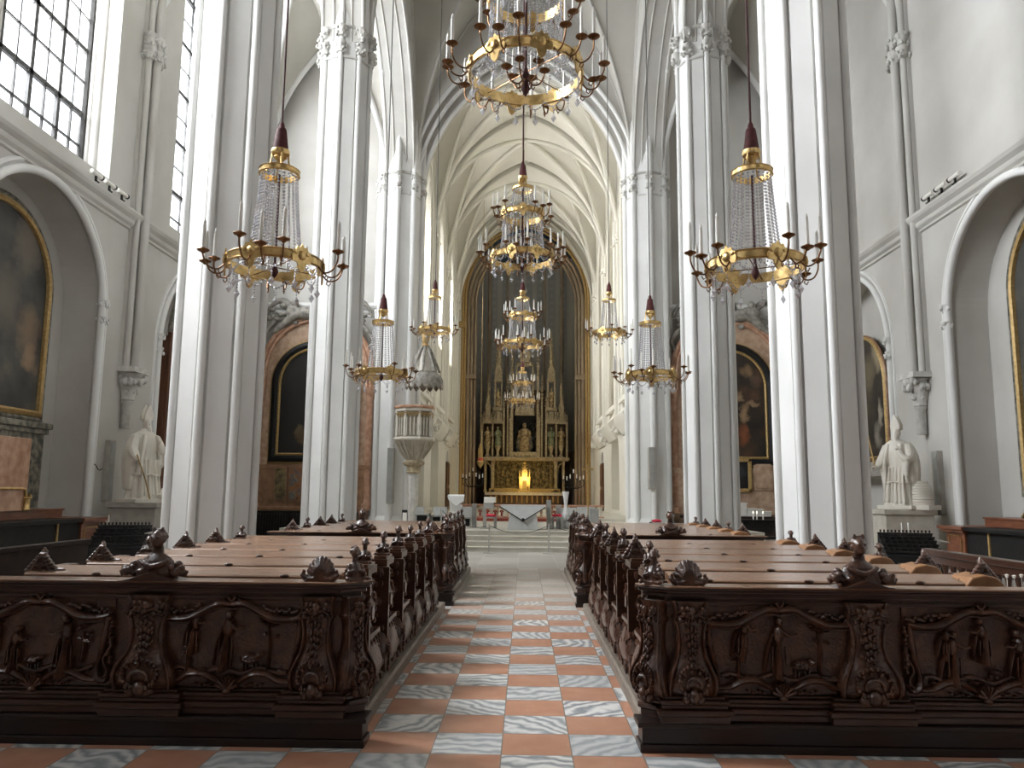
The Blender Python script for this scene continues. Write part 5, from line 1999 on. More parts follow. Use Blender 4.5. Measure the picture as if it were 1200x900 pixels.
# ------------------------------------------------------------------ speakers, spotlights, wall bits
for i, (xx, yy, za, zb, sg, lab) in enumerate(((XL, 20.05, 1.3, 2.85, 1, 'below the wall shaft behind the bishop statue with pointed mitre'), (XR, 20.05, 1.15, 2.75, -1, 'below the wall shaft behind the statue with the beehive'))):
    t = thing('column_loudspeaker', 'tall slim grey column loudspeaker ' + lab, 'loudspeaker', (xx, yy, za))
    mb = MB()
    mb.box(min(0, sg * .14), max(0, sg * .14), -.15, .15, 0, zb - za)
    mb.obj('case', 'stonegrey', t, bevel=.015)
    mb = MB()
    mb.box(min(sg * .14, sg * .15), max(sg * .14, sg * .15), -.12, .12, .05, zb - za - .05)
    mb.obj('grille', 'concrete', t)
for px, y0, y1, lab in ((456.5, 525, 590, 'on the pulpit pier'), (764, 524, 573, 'on the pier opposite the pulpit')):
    a, b = at(px, y0, 29.62), at(px, y1, 29.62)
    t = thing('column_loudspeaker', 'slim grey column loudspeaker ' + lab, 'loudspeaker', (b.x, 29.62, b.z))
    mb = MB()
    mb.box(-.12, .12, -.12, .22, 0, a.z - b.z)
    mb.obj('case', 'stonegrey', t, bevel=.015)
    mb = MB()
    mb.box(-.09, .09, -.13, -.12, .05, a.z - b.z - .05)
    mb.obj('grille', 'concrete', t)
for sg, xw, lab in ((1, XL, 'under the big barred window'), (-1, XR, 'above the statue with the beehive')):
    for i in range(3):
        y = 18.2 + .62 * i
        t = thing('spotlight', '%s white spotlight along the cornice %s' % (ORD[i], lab), 'spotlight', (xw + sg * .18, y, 9.06), 0, 'spotlights on the cornice')
        mb = MB()
        mb.tube([(0, -.22, .16), (0, .22, .16)], .055, 12)
        mb.obj('lamp_body', 'candle', t, smooth=40)
        mb = MB()
        mb.tube([(0, .22, .16), (0, .27, .16)], .065, 12)
        mb.obj('black_collar', 'black', t)
        mb = MB()
        mb.box(-.02, .02, -.03, .03, -.05, .14)
        mb.box(-.06, .06, -.06, .06, -.05, -.02)
        mb.obj('bracket', 'iron', t)
p = at(110, 547, 1)
k = XL / p.x
mb = MB()
pts = [at(x, y, k) for x, y in ((108, 546), (110, 544), (113, 546), (116, 550), (119, 551), (121, 549))]
mb.tube([(XL + .06, q.y + (i - 2) * .09, q.z) for i, q in enumerate(pts)], .012, 6)
mb.ell((XL + .03, pts[0].y - .18, pts[0].z), (.05, .04, .04), 8, 6)
tag(mb.obj('wall_hook', 'iron'), 'small black wire hook on the wall beside the arched niche', 'hook')
# ================================================================== pulpit and sanctuary
ZS, ZQ = .52, .62
bpy.data.objects['floor_choir'].location.z = -.18
t = thing('pulpit', 'white and gilt polygonal pulpit on a slim stem at the chancel arch pier', 'pulpit', (at(486, 500, 28.6).x, 28.6, ZS))
def ngon(r, z, n=8, ph=pi / 8):
    return [(r * cos(2 * pi * j / n + ph), r * sin(2 * pi * j / n + ph), z) for j in range(n)]
zt, zb = at(486, 476, 28.6).z - ZS, at(486, 516, 28.6).z - ZS
mb = MB()
mb.grid([ngon(.70, zb + .08), ngon(.66, zb + .12), ngon(.64, zt - .30), ngon(.70, zt - .22), ngon(.70, zt - .12)], True, True)
mb.obj('body', 'pulpit', t, smooth=30)
mb = MB()
for j in range(8):
    a = 2 * pi * j / 8 + pi / 8
    mb.tube([(.66 * cos(a), .66 * sin(a), zb + .1), (.66 * cos(a), .66 * sin(a), zt - .25)], .045, 8)
mb.grid([ngon(.705, zt - .22), ngon(.715, zt - .12)], True)
mb.grid([ngon(.765, zb + .08), ngon(.785, zb + .03), ngon(.745, zb - .03)], True)
for j in range(8):
    a = 2 * pi * j / 8 + pi / 8
    for q in (-.26, -.09, .09, .26):
        a2 = a + pi / 8
        x, y = .625 * cos(a2) - q * sin(a2) * .75, .625 * sin(a2) + q * cos(a2) * .75
        mb.tube([(x, y, zb + .15), (x, y, zt - .45)], .024, 6)
mb.obj('colonnettes', 'stonepale', t, smooth=30)
mb = MB()
for j in range(8):
    a = 2 * pi * j / 8 + pi / 4
    for q in (-.17, 0, .17):
        c = Vector((.625 * cos(a) - q * sin(a), .625 * sin(a) + q * cos(a), zt - .42))
        mb.tube([(c.x + (-.08 + .04 * i) * -sin(a) * 1.0, c.y + (-.08 + .04 * i) * cos(a), c.z + .10 * sin(pi * i / 4)) for i in range(5)], .020, 6)
    mb.tube([(.66 * cos(a) + .27 * sin(a), .66 * sin(a) - .27 * cos(a), zt - .30), (.66 * cos(a) - .27 * sin(a), .66 * sin(a) + .27 * cos(a), zt - .30)], .018, 6)
mb.obj('gilt_tracery', 'goldpaint', t, smooth=50)
mb = MB()
mb.grid([ngon(.74, zt - .12), ngon(.76, zt - .08), ngon(.76, zt - .02), ngon(.66, zt)], True, True)
mb.obj('cushion_rim', 'redmarble', t)
mb = MB()
mb.grid([ngon(.76, zb + .08), ngon(.78, zb + .03), ngon(.74, zb - .02), ngon(.66, zb - .10), ngon(.52, zb - .35), ngon(.34, zb - .62), ngon(.30, zb - .72)], True, True)
for j in range(16):
    a = 2 * pi * j / 16
    mb.tube([((.70) * cos(a), .70 * sin(a), zb - .06), (.56 * cos(a + .05), .56 * sin(a + .05), zb - .35), (.33 * cos(a + .1), .33 * sin(a + .1), zb - .66)], .028, 6)
mb.obj('flared_base', 'pulpitlight', t, smooth=30)
mb = MB()
mb.lathe([(.30, zb - .72), (.34, zb - .78), (.36, zb - .86), (.32, zb - .92), (.24, zb - .96), (.24, zb - 1.1), (.26, zb - 1.15), (.22, zb - 1.2)], (0, 0, 0), 16)
for j in range(10):
    mb.ell((.34 * cos(j * .628), .34 * sin(j * .628), zb - .83), .06, 6, 4)
mb.obj('gilt_knop', 'goldstone', t, smooth=50)
mb = MB()
mb.grid([ngon(.19, 0), ngon(.17, .05), ngon(.17, zb - 1.2)], True, True)
mb.obj('stem', 'stone_trim', t)
t = thing('pulpit_canopy', 'domed canopy with scalloped rim and gilt figure on top, above the pulpit', 'canopy', (at(497, 450, 28.8).x, 28.9, at(497, 452, 28.8).z))
Rc = .70
mb = MB()
mb.grid([ngon(Rc * .98, .02, 16, 0), ngon(Rc, .12, 16, 0), ngon(Rc * .98, .22, 16, 0), ngon(Rc * .9, .34, 16, 0), ngon(Rc * .66, .5, 16, 0), ngon(Rc * .5, .56, 16, 0)], True, True)
mb.obj('rim', 'sculpt', t, smooth=25)
mb = MB()
for j in range(16):
    a = 2 * pi * (j + .5) / 16
    T = Matrix.Rotation(a, 4, 'Z') @ Matrix.Translation((Rc * .97, 0, 0))
    mb.prism([(-.12, .06), (.12, .06), (.10, -.04), (0, -.14), (-.10, -.04)], 'x', -.012, .012, T=T)
mb.obj('scalloped_valance', 'sculpt', t)
mb = MB()
mb.lathe([(.40, .54), (.36, .62), (.34, .8), (.27, 1.05), (.20, 1.25), (.13, 1.4), (.09, 1.5)], (0, 0, 0), 16)
mb.obj('dome', 'stonepale', t, smooth=40)
for j in range(8):
    a = 2 * pi * j / 8
    P = catmull([(.56, 0, .5), (.46, 0, .75), (.33, 0, 1.05), (.22, 0, 1.3), (.10, 0, 1.48)], 4)
    mb = MB()
    mb.tube([(p.x * cos(a), p.x * sin(a), p.z) for p in P], [.045 + .012 * (i % 2) for i in range(len(P))], 7)
    mb.obj('rib', 'sculpt', t, smooth=50)
mb = MB()
mb.lathe([(.12, 1.46), (.15, 1.52), (.10, 1.58), (.14, 1.7), (.16, 1.85), (.13, 2.0), (.15, 2.15), (.10, 2.25), (.045, 2.29)], (0, 0, 0), 12)
mb.ell((0, -.02, 2.36), (.065, .07, .085), 8, 6)
for sg in (-1, 1):
    mb.tube([(sg * .12, 0, 2.18), (sg * .22, -.06, 2.05), (sg * .2, -.14, 2.15)], [.05, .045, .035], 7)
    mb.ell((sg * .14, .08, 2.1), (.12, .03, .2), 8, 6)
mb.obj('gilt_figure', 'goldpaint', t, smooth=50)

# free-standing altar: folded grey stone
p = at(612, 622, 23.9)
t = thing('stone_altar', 'light grey folded-stone altar with black round knob at the head of the steps', 'altar', (p.x + .02, 24.0, ZS))
k = 23.9 / F
ht = at(612, 592, 23.9).z - ZS
mb = MB()
mb.prism([(-.47, 0), (.47, 0), (.36, ht - .03), (-.36, ht - .03)], 'y', -.28, .5)
mb.obj('block', 'altargrey', t, bevel=.01)
mb = MB()
mb.add([(-.68, -.30, ht), (.68, -.30, ht), (.66, -.31, ht - .05), (0, -.42, ht - .45), (-.66, -.31, ht - .05), (-.68, .6, ht), (.68, .6, ht), (.62, .6, ht - .06), (-.62, .6, ht - .06), (0, -.29, ht - .45)],
       [(0, 1, 6, 5), (0, 4, 3, 2, 1), (4, 9, 3), (3, 9, 2), (1, 2, 7, 6), (0, 5, 8, 4), (5, 6, 7, 8), (4, 8, 7, 2, 9)])
mb.obj('folded_top', 'altargrey', t)
mb = MB()
mb.ell((0, -.43, ht - .42), .052, 12, 8)
b = mb.obj('black_knob', 'black', t, smooth=60)
mb = MB()
for sg in (-1, 1):
    mb.tube([(sg * .66, -.32, ht - .06), (sg * .03, -.43, ht - .44)], .014, 5)
mb.obj('dark_edge', 'iron', t)

p = at(533, 612, 24.6)
t = thing('ambo', 'white folded-stone ambo standing beside the grey stone altar', 'ambo', (p.x, 24.7, ZS))
ha = at(533, 581, 24.6).z - ZS
mb = MB()
mb.prism([(-.20, 0), (.20, 0), (.17, ha * .5), (.20, ha - .28), (-.19, ha - .05), (-.15, ha * .5)], 'y', -.12, .25)
mb.obj('shaft', 'ambowhite', t, bevel=.01)
mb = MB()
mb.add([(-.24, -.16, ha), (.26, -.16, ha - .01), (.26, -.2, ha - .15), (.04, -.24, ha - .32), (-.20, -.2, ha - .12), (-.24, .3, ha + .04), (.26, .3, ha + .04), (.24, .3, ha - .2), (-.2, .3, ha - .2)],
       [(0, 1, 6, 5), (0, 4, 3, 2, 1), (1, 2, 7, 6), (0, 5, 8, 4), (5, 6, 7, 8), (2, 3, 4, 8, 7)])
mb.obj('folded_desk', 'ambowhite', t)

def post(px, y0, y1, Y, w, mat, name, label, cat):
    a, b = at(px, y0, Y), at(px, y1, Y)
    mb = MB()
    hw = w * Y / F / 2
    zz = max(b.z, ZS if Y > 23.1 else 0)
    mb.box(-hw, hw, -.09, .09, 0, a.z - zz)
    mb.box(-hw * 1.15, hw * 1.15, -.11, .11, 0, .05)
    return tag(mb.obj(name, mat, loc=(b.x, Y, zz), bevel=.012), label, cat)

post(555.5, 590, 620, 25.2, 5, 'concrete', 'stone_post', 'grey slab post right beside the white ambo', 'post')
post(643, 586, 632, 24.6, 5, 'concrete', 'stone_post', 'slim grey post beside the paschal candle', 'post')
post(654.5, 592, 632, 25.15, 6, 'concrete', 'stone_post', 'broad grey slab post before the tall gold cross', 'post')
p = at(575, 585, 25)
t = thing('book_lectern', 'slim grey lectern holding white box between ambo and altar', 'lectern', (at(568, 600, 24.2).x, 24.2, ZS))
mb = MB()
mb.box(-.045, .045, -.045, .045, 0, .66)
mb.box(-.14, .14, -.14, .14, 0, .025)
mb.obj('post', 'steel', t)
mb = MB()
mb.prism([(-.03, .62), (.30, .62), (.26, .78), (-.03, .78)], 'y', -.15, .15)
mb.obj('desk', 'concrete', t)
mb = MB()
mb.box(-.02, .33, -.16, .14, .78, .95)
tag(mb.obj('white_box', 'paper', loc=(at(568, 600, 24.2).x, 24.2, ZS + .002), bevel=.01), 'white box on the slim grey lectern between ambo and altar', 'box')

# grey seats with dark openings, and cushions
def seat_cube(x0, x1, ytop, Y, label, dark=True, back=0):
    a, b = at(x0, ytop, Y), at(x1, ytop, Y)
    t = thing('stone_bench', label, 'bench', ((a.x + b.x) / 2, Y, ZS), 0, 'grey seats in the sanctuary')
    w, h = (b.x - a.x) / 2, a.z - ZS
    mb = MB()
    mb.box(-w, -w * .72, 0, .5, 0, h)
    mb.box(w * .72, w, 0, .5, 0, h)
    mb.box(-w, w, -.02, .5, h - .05, h)
    mb.box(-w, w, .4, .5, 0, h + back)
    mb.obj('frame', 'concrete', t, bevel=.008)
    mb = MB()
    mb.box(-w * .72, w * .72, .05, .4, 0, h - .05)
    mb.obj('opening_fill', 'black' if dark else 'altargrey', t)  # solid fill; the black colour stands in for shade inside the seat
    return t

seat_cube(658, 674, 604, 25.4, 'grey seat with dark opening before the tall gold cross')
seat_cube(675.5, 682, 604, 25.6, 'narrow grey seat between two white panels on the sunlit wall side', False)
seat_cube(683, 690.3, 604, 25.7, 'grey seat with dark opening next to the column pews, sunlit wall side')
seat_cube(764, 775, 612, 25.2, 'grey seat with red cushion by the pier opposite the pulpit', False)
seat_cube(486, 503, 602, 25.6, 'dark grey seat beside the notice stand below the pulpit')
seat_cube(505, 522, 604, 26.0, 'grey seat with dark opening just behind the white ambo')
seat_cube(541, 552, 606, 26.0, 'dark seat showing past the ambo towards the altar')
for i, (x0, x1, yt, Y, lab) in enumerate(((567, 582, 603, 24.9, 'red cushion on a grey stool beside the lectern with the white box'), (646.5, 659, 603, 24.72, 'red cushion on a grey stool beside the paschal candle'), (764, 775, 609, 25.45, 'red cushion on the seat by the pier opposite the pulpit'))):
    a, b = at(x0, yt, Y), at(x1, yt, Y)
    w = (b.x - a.x) / 2
    if i < 2:
        t = thing('stool', 'low grey stool under the red cushion ' + ('beside the white-box lectern' if i == 0 else 'beside the paschal candle'), 'stool', ((a.x + b.x) / 2, Y, ZS))
        mb = MB()
        mb.box(-w, w, -.2, .2, a.z - ZS - .11, a.z - ZS - .06)
        for x in (-w * .8, w * .8):
            mb.box(x - .04, x + .04, -.18, .18, 0, a.z - ZS - .11)
        mb.obj('frame', 'concrete', t)
        zc = a.z - .06
    else:
        zc = at(770, 612, 25.2).z
    mb = MB()
    mb.ell((0, 0, .04), (w, .2, .045), 16, 8)
    mb.box(-w * .85, w * .85, -.16, .16, 0, .06)
    tag(mb.obj('red_cushion', 'redcloth', loc=((a.x + b.x) / 2, Y, zc), smooth=50), lab, 'cushion')
# tall white panels behind the seats
for i, (x0, x1, y0, y1) in enumerate(((657, 675, 595, 606), (676, 697, 594, 607), (487, 497, 594, 603), (508, 524, 594, 604), (540, 553, 594, 606))):
    Y = 27.2
    a, b = at(x0, y0, Y), at(x1, y1, Y)
    mb = MB()
    w = (b.x - a.x) / 2
    mb.box(-w, w, -.04, .04, b.z - ZS - .15, a.z - ZS)
    mb.box(-w, -w + .06, -.05, .05, 0, a.z - ZS)
    mb.box(w - .06, w, -.05, .05, 0, a.z - ZS)
    tag(mb.obj('low_screen', 'altargrey', loc=((a.x + b.x) / 2, Y, ZS)), ('pale low screen behind the seats below the tall gold cross', 'pale low screen behind the grey seats by the sunlit wall', 'pale low screen below the pulpit stem', 'pale low screen just behind the white ambo', 'pale low screen between ambo and slab post')[i], 'screen')
p = at(695.6, 600, 25.6)
mb = MB()
mb.box(-.14, .14, -.3, .3, 0, at(695, 596, 25.6).z - ZS)
tag(mb.obj('stone_block', 'concrete', loc=(p.x, 25.6, ZS), bevel=.012), 'tall grey block closing the row of seats by the sunlit wall', 'block')

# candelabra, cross, paschal candle
def candelabrum(px, ytop, Y, lab):
    p = at(px, ytop, Y)
    t = thing('candelabrum', lab, 'candelabrum', (p.x, Y, ZQ))
    h = p.z - ZQ
    mb = MB()
    mb.tube([(0, 0, 0), (0, 0, h)], .022, 8)
    mb.lathe([(.25, 0), (.22, .03), (.05, .07), (.02, .12)], (0, 0, 0), 14)
    mb.obj('stand', 'iron', t, smooth=50)
    for k in range(7):
        x = (k - 3) * .14
        z = h + (.04, .0, .08, .30, .08, .0, .04)[k] * 1.0 - .1
        mb = MB()
        mb.tube(catmull([(0, 0, h - .45), (x * .6, 0, h - .42), (x, 0, h - .3), (x, 0, z - .05)], 4), .014, 6)
        mb.lathe([(.0, z - .06), (.05, z - .03), (.05, z)], (x, 0, 0), 8)
        a = mb.obj('branch', 'iron', t)
        mb = MB()
        mb.lathe([(.022, z), (.022, z + .16), (0, z + .17)], (x, 0, 0), 8)
        mb.obj('candle', 'candle', a)
candelabrum(554, 558, 33.6, 'dark seven-branched candelabrum before the apse, on the ambo side')
candelabrum(672, 560, 33.6, 'dark seven-branched candelabrum before the apse, on the tall gold cross side')
p = at(689, 544, 26.75)
t = thing('processional_cross', 'tall thin gold cross on a pole before the apse wall', 'cross', (p.x, 26.75, ZS))
h = p.z - ZS
mb = MB()
mb.tube([(0, 0, 0), (0, 0, h - .55)], .02, 8)
mb.lathe([(.2, 0), (.18, .04), (.04, .08)], (0, 0, 0), 12)
mb.obj('pole', 'goldpaint', t)
mb = MB()
mb.box(-.035, .035, -.02, .02, h - .6, h)
mb.box(-.19, .19, -.02, .02, h - .2, h - .13)
mb.obj('cross', 'goldpaint', t, bevel=.006)
p = at(663, 576, 25.0)
t = thing('paschal_candlestick', 'white waisted paschal candle stand between slim post and cross', 'candle stand', (p.x, 25.0, ZS))
h = p.z - ZS
mb = MB()
mb.lathe([(.12, 0), (.12, h - .78), (.11, h - .72), (.06, h - .55), (.045, h - .45), (.07, h - .25), (.10, h - .05), (.105, h)], (0, 0, 0), 16)
mb.obj('stand', 'ambowhite', t, smooth=40)
mb = MB()
mb.lathe([(.12, 0), (.125, .1), (.125, h - .75), (.11, h - .7)], (0, 0, 0), 8)
mb.obj('foot', 'altargrey', t)

# communion rail on carpeted steps
t = thing('communion_rail', 'low communion rail with red-brown top and pale balusters before the high altar', 'rail', (.1, 32.2, ZQ))
hr = at(640, 591.5, 32.2).z - ZQ
mb = MB()
for a, b in ((-2.6, 3.1),):
    mb.box(a, b, -.12, .12, hr - .07, hr)
    mb.box(a, b, -.08, .08, 0, .06)
mb.obj('top_rail', 'redmarble', t, bevel=.012)
for i in range(26):
    x = -2.5 + 5.5 * i / 25
    mb = MB()
    mb.lathe([(.06, .06), (.06, .09), (.03, .12), (.055, .2), (.03, hr - .16), (.05, hr - .1), (.06, hr - .07)], (x, 0, 0), 8)
    mb.obj('baluster', ('pinkmarble', 'stonepale')[i % 2], t, smooth=50)
for i, (y, z0, z1) in enumerate(((30.6, ZS, ZS + .1), (31.21, ZQ, ZQ + .06))):
    mb = MB()
    mb.box(-2.5, 2.6, y, y + .59, z0, z1)
    tag(mb.obj('carpeted_step', 'carpet' if i == 0 else 'redmarble', bevel=.01), ('lower red carpeted step' if i == 0 else 'upper reddish step') + ' before the communion rail', 'step')
for i in range(8):
    x = (-1.75, -1.45, -1.15, -.9, .95, 1.2, 1.5, 1.8)[i]
    mb = MB()
    for k in range(7):
        a = k * .9
        mb.ell((.05 * cos(a), .04 * sin(a), .18 + .02 * (k % 3)), .032, 6, 4)
    mb.lathe([(.03, 0), (.04, .07), (.03, .13), (.04, .16)], (0, 0, 0), 8)
    tag(mb.obj('red_flower_vase', 'carpet', loc=(x, 31.5, ZQ + .062), smooth=50), 'small red flower vase on the step before the communion rail', 'vase', 'red flower vases along the communion rail')

# rope posts before the steps
posts = []
for i, px in enumerate((516, 573, 643)):
    p = at(px, 648, 21.6)
    p.z = 0
    top = at(px, 614 if px > 550 else 596, 21.6).z
    t = thing('barrier_post', ('slim steel barrier post farthest to the pulpit side', 'slim steel barrier post before the steps, ambo side', 'slim steel barrier post before the steps, beehive statue side')[i], 'barrier post', (p.x, 21.6, 0), 0, 'barrier posts at the steps')
    mb = MB()
    mb.tube([(0, 0, 0), (0, 0, top)], .022, 10)
    mb.obj('pole', 'steel', t, smooth=50)
    mb = MB()
    mb.lathe([(.16, 0), (.16, .015), (.03, .03)], (0, 0, 0), 16)
    mb.obj('foot', 'steel', t)
    posts.append(Vector((p.x, 21.6, top - .03)))
posts.append(Vector((3.0, 21.6, posts[2].z)))
for i, (a, b) in enumerate(zip(posts[:-1], posts[1:])):
    mb = MB()
    mb.tube([a.lerp(b, q / 12) - Vector((0, 0, .22 * 4 * (q / 12) * (1 - q / 12))) for q in range(13)], .008, 6)
    tag(mb.obj('barrier_rope', 'wire'), ('thin sagging rope on the pulpit side of the steps', 'thin sagging rope across the middle of the steps', 'thin sagging rope on the beehive statue side of the steps')[i], 'rope')
t = thing('notice_stand', 'black stand with white notice below the pulpit', 'notice stand', (at(474, 610, 20.5).x, 20.5, 0))
mb = MB()
mb.box(-.07, .07, -.02, .02, 0, 1.15)
mb.box(-.12, .12, -.1, .1, 0, .03)
mb.obj('stand', 'black', t)
mb = MB()
mb.box(-.05, .06, -.035, -.02, .75, 1.08)
mb.obj('notice', 'paper', t)

# hanging lamp, doors of the chancel
p = at(563, 540, 44)
t = thing('sanctuary_lamp', 'red and gold hanging lamp beside the high altar', 'lamp', (p.x, 44, p.z))
mb = MB()
mb.lathe([(.0, -.45), (.06, -.35), (.16, -.22), (.2, -.05), (.12, .05)], (0, 0, 0), 12)
mb.lathe([(.12, .05), (.14, .6), (.10, .75), (.05, .9), (.0, 1.0)], (0, 0, 0), 12)
mb.obj('gilt_holder', 'goldpaint', t, smooth=50)
mb = MB()
mb.lathe([(.155, -.05), (.16, .05), (.155, .15)], (0, 0, 0), 12)
mb.obj('red_glass', 'redlamp', t, smooth=50)
mb = MB()
mb.tube([(0, 0, .95), (0, 0, 19.0 - p.z)], .012, 5)
mb.obj('cord', 'goldpaint', t)
for i, sg in enumerate((-1, 1)):
    mb = MB()
    y = 45.45
    x = sg * (HC + .02)
    mb.box(min(x, x - sg * .08), max(x, x - sg * .08), y - .75, y + .75, .62, 3.3)
    for q in (-.45, .45):
        for z0, z1 in ((.8, 1.8), (2.0, 3.2)):
            mb.box(min(x - sg * .08, x - sg * .11), max(x - sg * .08, x - sg * .11), y + q - .32, y + q + .32, z0, z1)
    o = struct(mb.obj('door_%d' % (i + 1), 'brownwood', bevel=.01))
    mb = MB()
    xx = x - sg * .15
    mb.ell((xx, y + .06, 1.7), .04, 8, 6)
    o2 = mb.obj('door_knob', 'gold', o)

# ------------------------------------------------------------------ the high altar
YA = 52.2
HZ = .82
for i, (y0, z0) in enumerate(((48.6, .72), (49.2, HZ))):
    mb = MB()
    mb.box(-3.6, 3.6, y0, 56, .55, z0)
    struct(mb.obj('floor_altar_step', 'carpet' if i else 'step'))


def zy(py, Y=YA):
    return at(614, py, Y).z


def xx(px, Y=YA):
    return at(px, 520, Y).x


t = thing('high_altar', 'tall gilded gothic high altar with many spires, a dark central figure niche and golden tabernacle', 'altar', (0, YA, HZ))
Z = lambda py: zy(py) - HZ
X = lambda px: xx(px) - xx(615)
mb = MB()
mb.box(-2.45, 2.45, -.1, .9, 0, Z(580))
mb.box(-2.3, 2.3, -.16, -.1, 0, .12)
mb.obj('table_block', 'curtain', t)
mb = MB()
mb.box(-2.6, 2.6, -.25, .9, Z(580.5), Z(577))
mb.obj('table_slab', 'stonepale', t, bevel=.02)
for i in range(14):
    u = -2.2 + 4.4 * i / 13
    mb = MB()
    mb.tube([(u, -.14, .1), (u, -.14, Z(582))], .055, 8)
    mb.ell((u, -.15, Z(581.5)), (.09, .06, .06), 8, 6)
    mb.obj('front_colonnette', 'goldpaint', t, smooth=50)
mb = MB()
mb.box(-2.35, 2.35, .15, .9, Z(577), Z(572.5))
mb.obj('gradine', 'goldpaint', t, bevel=.015)
mb = MB()
mb.box(-2.1, 2.1, .45, .9, Z(573), Z(540))
for sg in (-1, 1):
    rr = random.Random(9 + sg)
    for i in range(10):
        u = sg * (.55 + 1.35 * (i % 5) / 4.4 + .08 * rr.random())
        z = Z(571) + (Z(545) - Z(571)) * (.05 + .45 * (i // 5)) + .1 * rr.random()
        mb.ell((u, .43, z + .28), (.12, .1, .32), 8, 6)
        mb.ell((u, .38, z + .66), (.075, .08, .09), 8, 6)
    for i in range(14):
        mb.ell((sg * (.5 + 1.5 * rr.random()), .42, Z(548) + .25 * rr.random()), (.12, .08, .08), 6, 4)
mb.obj('relief_predella', 'goldrelief', t, smooth=50)
for px in (569, 577.5, 651.5, 660.5):
    mb = MB()
    u = X(px)
    w = .10 if px in (577.5, 651.5) else .075
    mb.box(u - w, u + w, .2, .5, Z(577), Z(540))
    mb.box(u - w * 1.5, u + w * 1.5, .15, .55, Z(577), Z(574))
    mb.lathe([(w, 0), (w * 1.7, .22), (w * 1.9, .28)], (u, .35, Z(540) - .3), 8)
    mb.obj('buttress', 'goldstone', t, bevel=.012)
for sg in (-1, 1):
    a, b = (X(577), X(569.5)) if sg < 0 else (X(652.5), X(660))
    mb = MB()
    mb.tube([(a, .3, Z(552)), ((a * .6 + b * .4), .3, Z(545)), (b, .3, Z(541))], .06, 6)
    mb.obj('bracket', 'goldstone', t)
mb = MB()
for a, b, e in ((Z(540), Z(538.5), .0), (Z(538.5), Z(536.5), .08), (Z(536.5), Z(535.5), .02)):
    mb.box(X(564) - e, X(666) + e, .0 - e, .95, a, b)
mb.obj('shelf_cornice', 'goldstone', t, bevel=.015)


def pinnacle(u, z0, z1, w, zs, y=.45, fin=True):
    """square shaft from z0 to zs, crocketed spire to z1"""
    mb = MB()
    mb.box(u - w, u + w, y - w, y + w, z0, zs)
    for q in (-1, 1):
        mb.box(u + q * w * .75 - w * .2, u + q * w * .75 + w * .2, y - w * 1.15, y - w * .9, z0, zs)
    mb.prism([(u - w * 1.25, zs - w), (u + w * 1.25, zs - w), (u, zs + w * 1.8)], 'y', y - w * 1.2, y + w * .5)
    n = 8
    mb.grid([[(u + w * .95 * cos(2 * pi * j / n + pi / 8), y + w * .95 * sin(2 * pi * j / n + pi / 8), zs) for j in range(n)], [(u + .012 * cos(2 * pi * j / n), y + .012 * sin(2 * pi * j / n), z1 - .1) for j in range(n)]], True, True)
    k = max(4, int((z1 - zs) / .22))
    for i in range(1, k):
        tt = i / k
        r = w * .95 * (1 - tt) + .03
        for a in (0, pi / 2, pi, 3 * pi / 2):
            mb.ell((u + r * cos(a), y + r * sin(a), zs + (z1 - zs) * tt), (.04, .04, .05), 6, 4)
    if fin:
        mb.box(u - .02, u + .02, y - .02, y + .02, z1 - .1, z1 + .12)
        mb.box(u - .07, u + .07, y - .02, y + .02, z1 + .02, z1 + .06)
        mb.ell((u, y, z1 - .1), .06, 6, 4)
    return mb


def niche_figure(u, z0, z1, w, mat, parent, y=.45):
    h = z1 - z0
    mb = MB()
    mb.lathe([(w * .5, 0), (w * .55, h * .1), (w * .42, h * .45), (w * .5, h * .62), (w * .45, h * .74), (w * .16, h * .8)], (u, y, z0), 12, sy=.8)
    mb.ell((u, y - .03, z0 + h * .88), (w * .19, w * .2, h * .10), 8, 6)
    for sg in (-1, 1):
        mb.tube([(u + sg * w * .42, y, z0 + h * .7), (u + sg * w * .5, y - .06, z0 + h * .5), (u + sg * w * .12, y - w * .5, z0 + h * .55)], [w * .16, w * .14, w * .1], 7)
    return mb.obj('niche_figure', mat, parent, smooth=50)


def pedestal(u, z0, z1, w, parent, y=.45):
    mb = MB()
    h = z1 - z0
    mb.lathe([(w * .8, 0), (w * .8, h * .1), (w * .4, h * .3), (w * .45, h * .6), (w * .9, h * .9), (w * .9, h)], (u, y, z0), 8)
    mb.obj('figure_pedestal', 'goldstone', parent, smooth=40)


# background screen, then central niche and the four side niches
mb = MB()
mb.box(X(566), X(664), .75, .95, Z(536), Z(478))
mb.box(X(590), X(640), .8, .95, Z(478), Z(455))
mb.obj('retable_back', 'curtain', t)
mb = MB()
mb.box(X(601.5), X(627.5), .7, .8, Z(530), Z(486))
for sg in (-1, 1):
    for i in range(8):
        mb.ell((sg * (.42 + .18 * (i % 2)), .66, Z(528) + (Z(488) - Z(528)) * i / 8), (.15, .09, .17), 8, 6)
mb.obj('dark_niche', 'black', t, smooth=50)
niche_figure(X(614.5), Z(529), Z(494), .72, 'robegold', t, .5)
mb = MB()
mb.lathe([(.5, 0), (.6, .3), (.5, 1.0), (.3, 1.4)], (X(614.5), .62, Z(529)), 12, sy=.3)
mb.obj('figure_cloak', 'robeblue', t, smooth=50)
mb = MB()
mb.box(X(600), X(629), .1, .75, Z(536), Z(529.5))
for i in range(6):
    mb.ell((X(603) + (X(626) - X(603)) * i / 5, .08, Z(533)), (.09, .04, .09), 8, 6)
mb.obj('niche_base', 'goldstone', t, bevel=.01)
mats = {571: 'robegold', 583: 'bronzegreen', 646: 'bronzegreen', 658: 'robegold'}
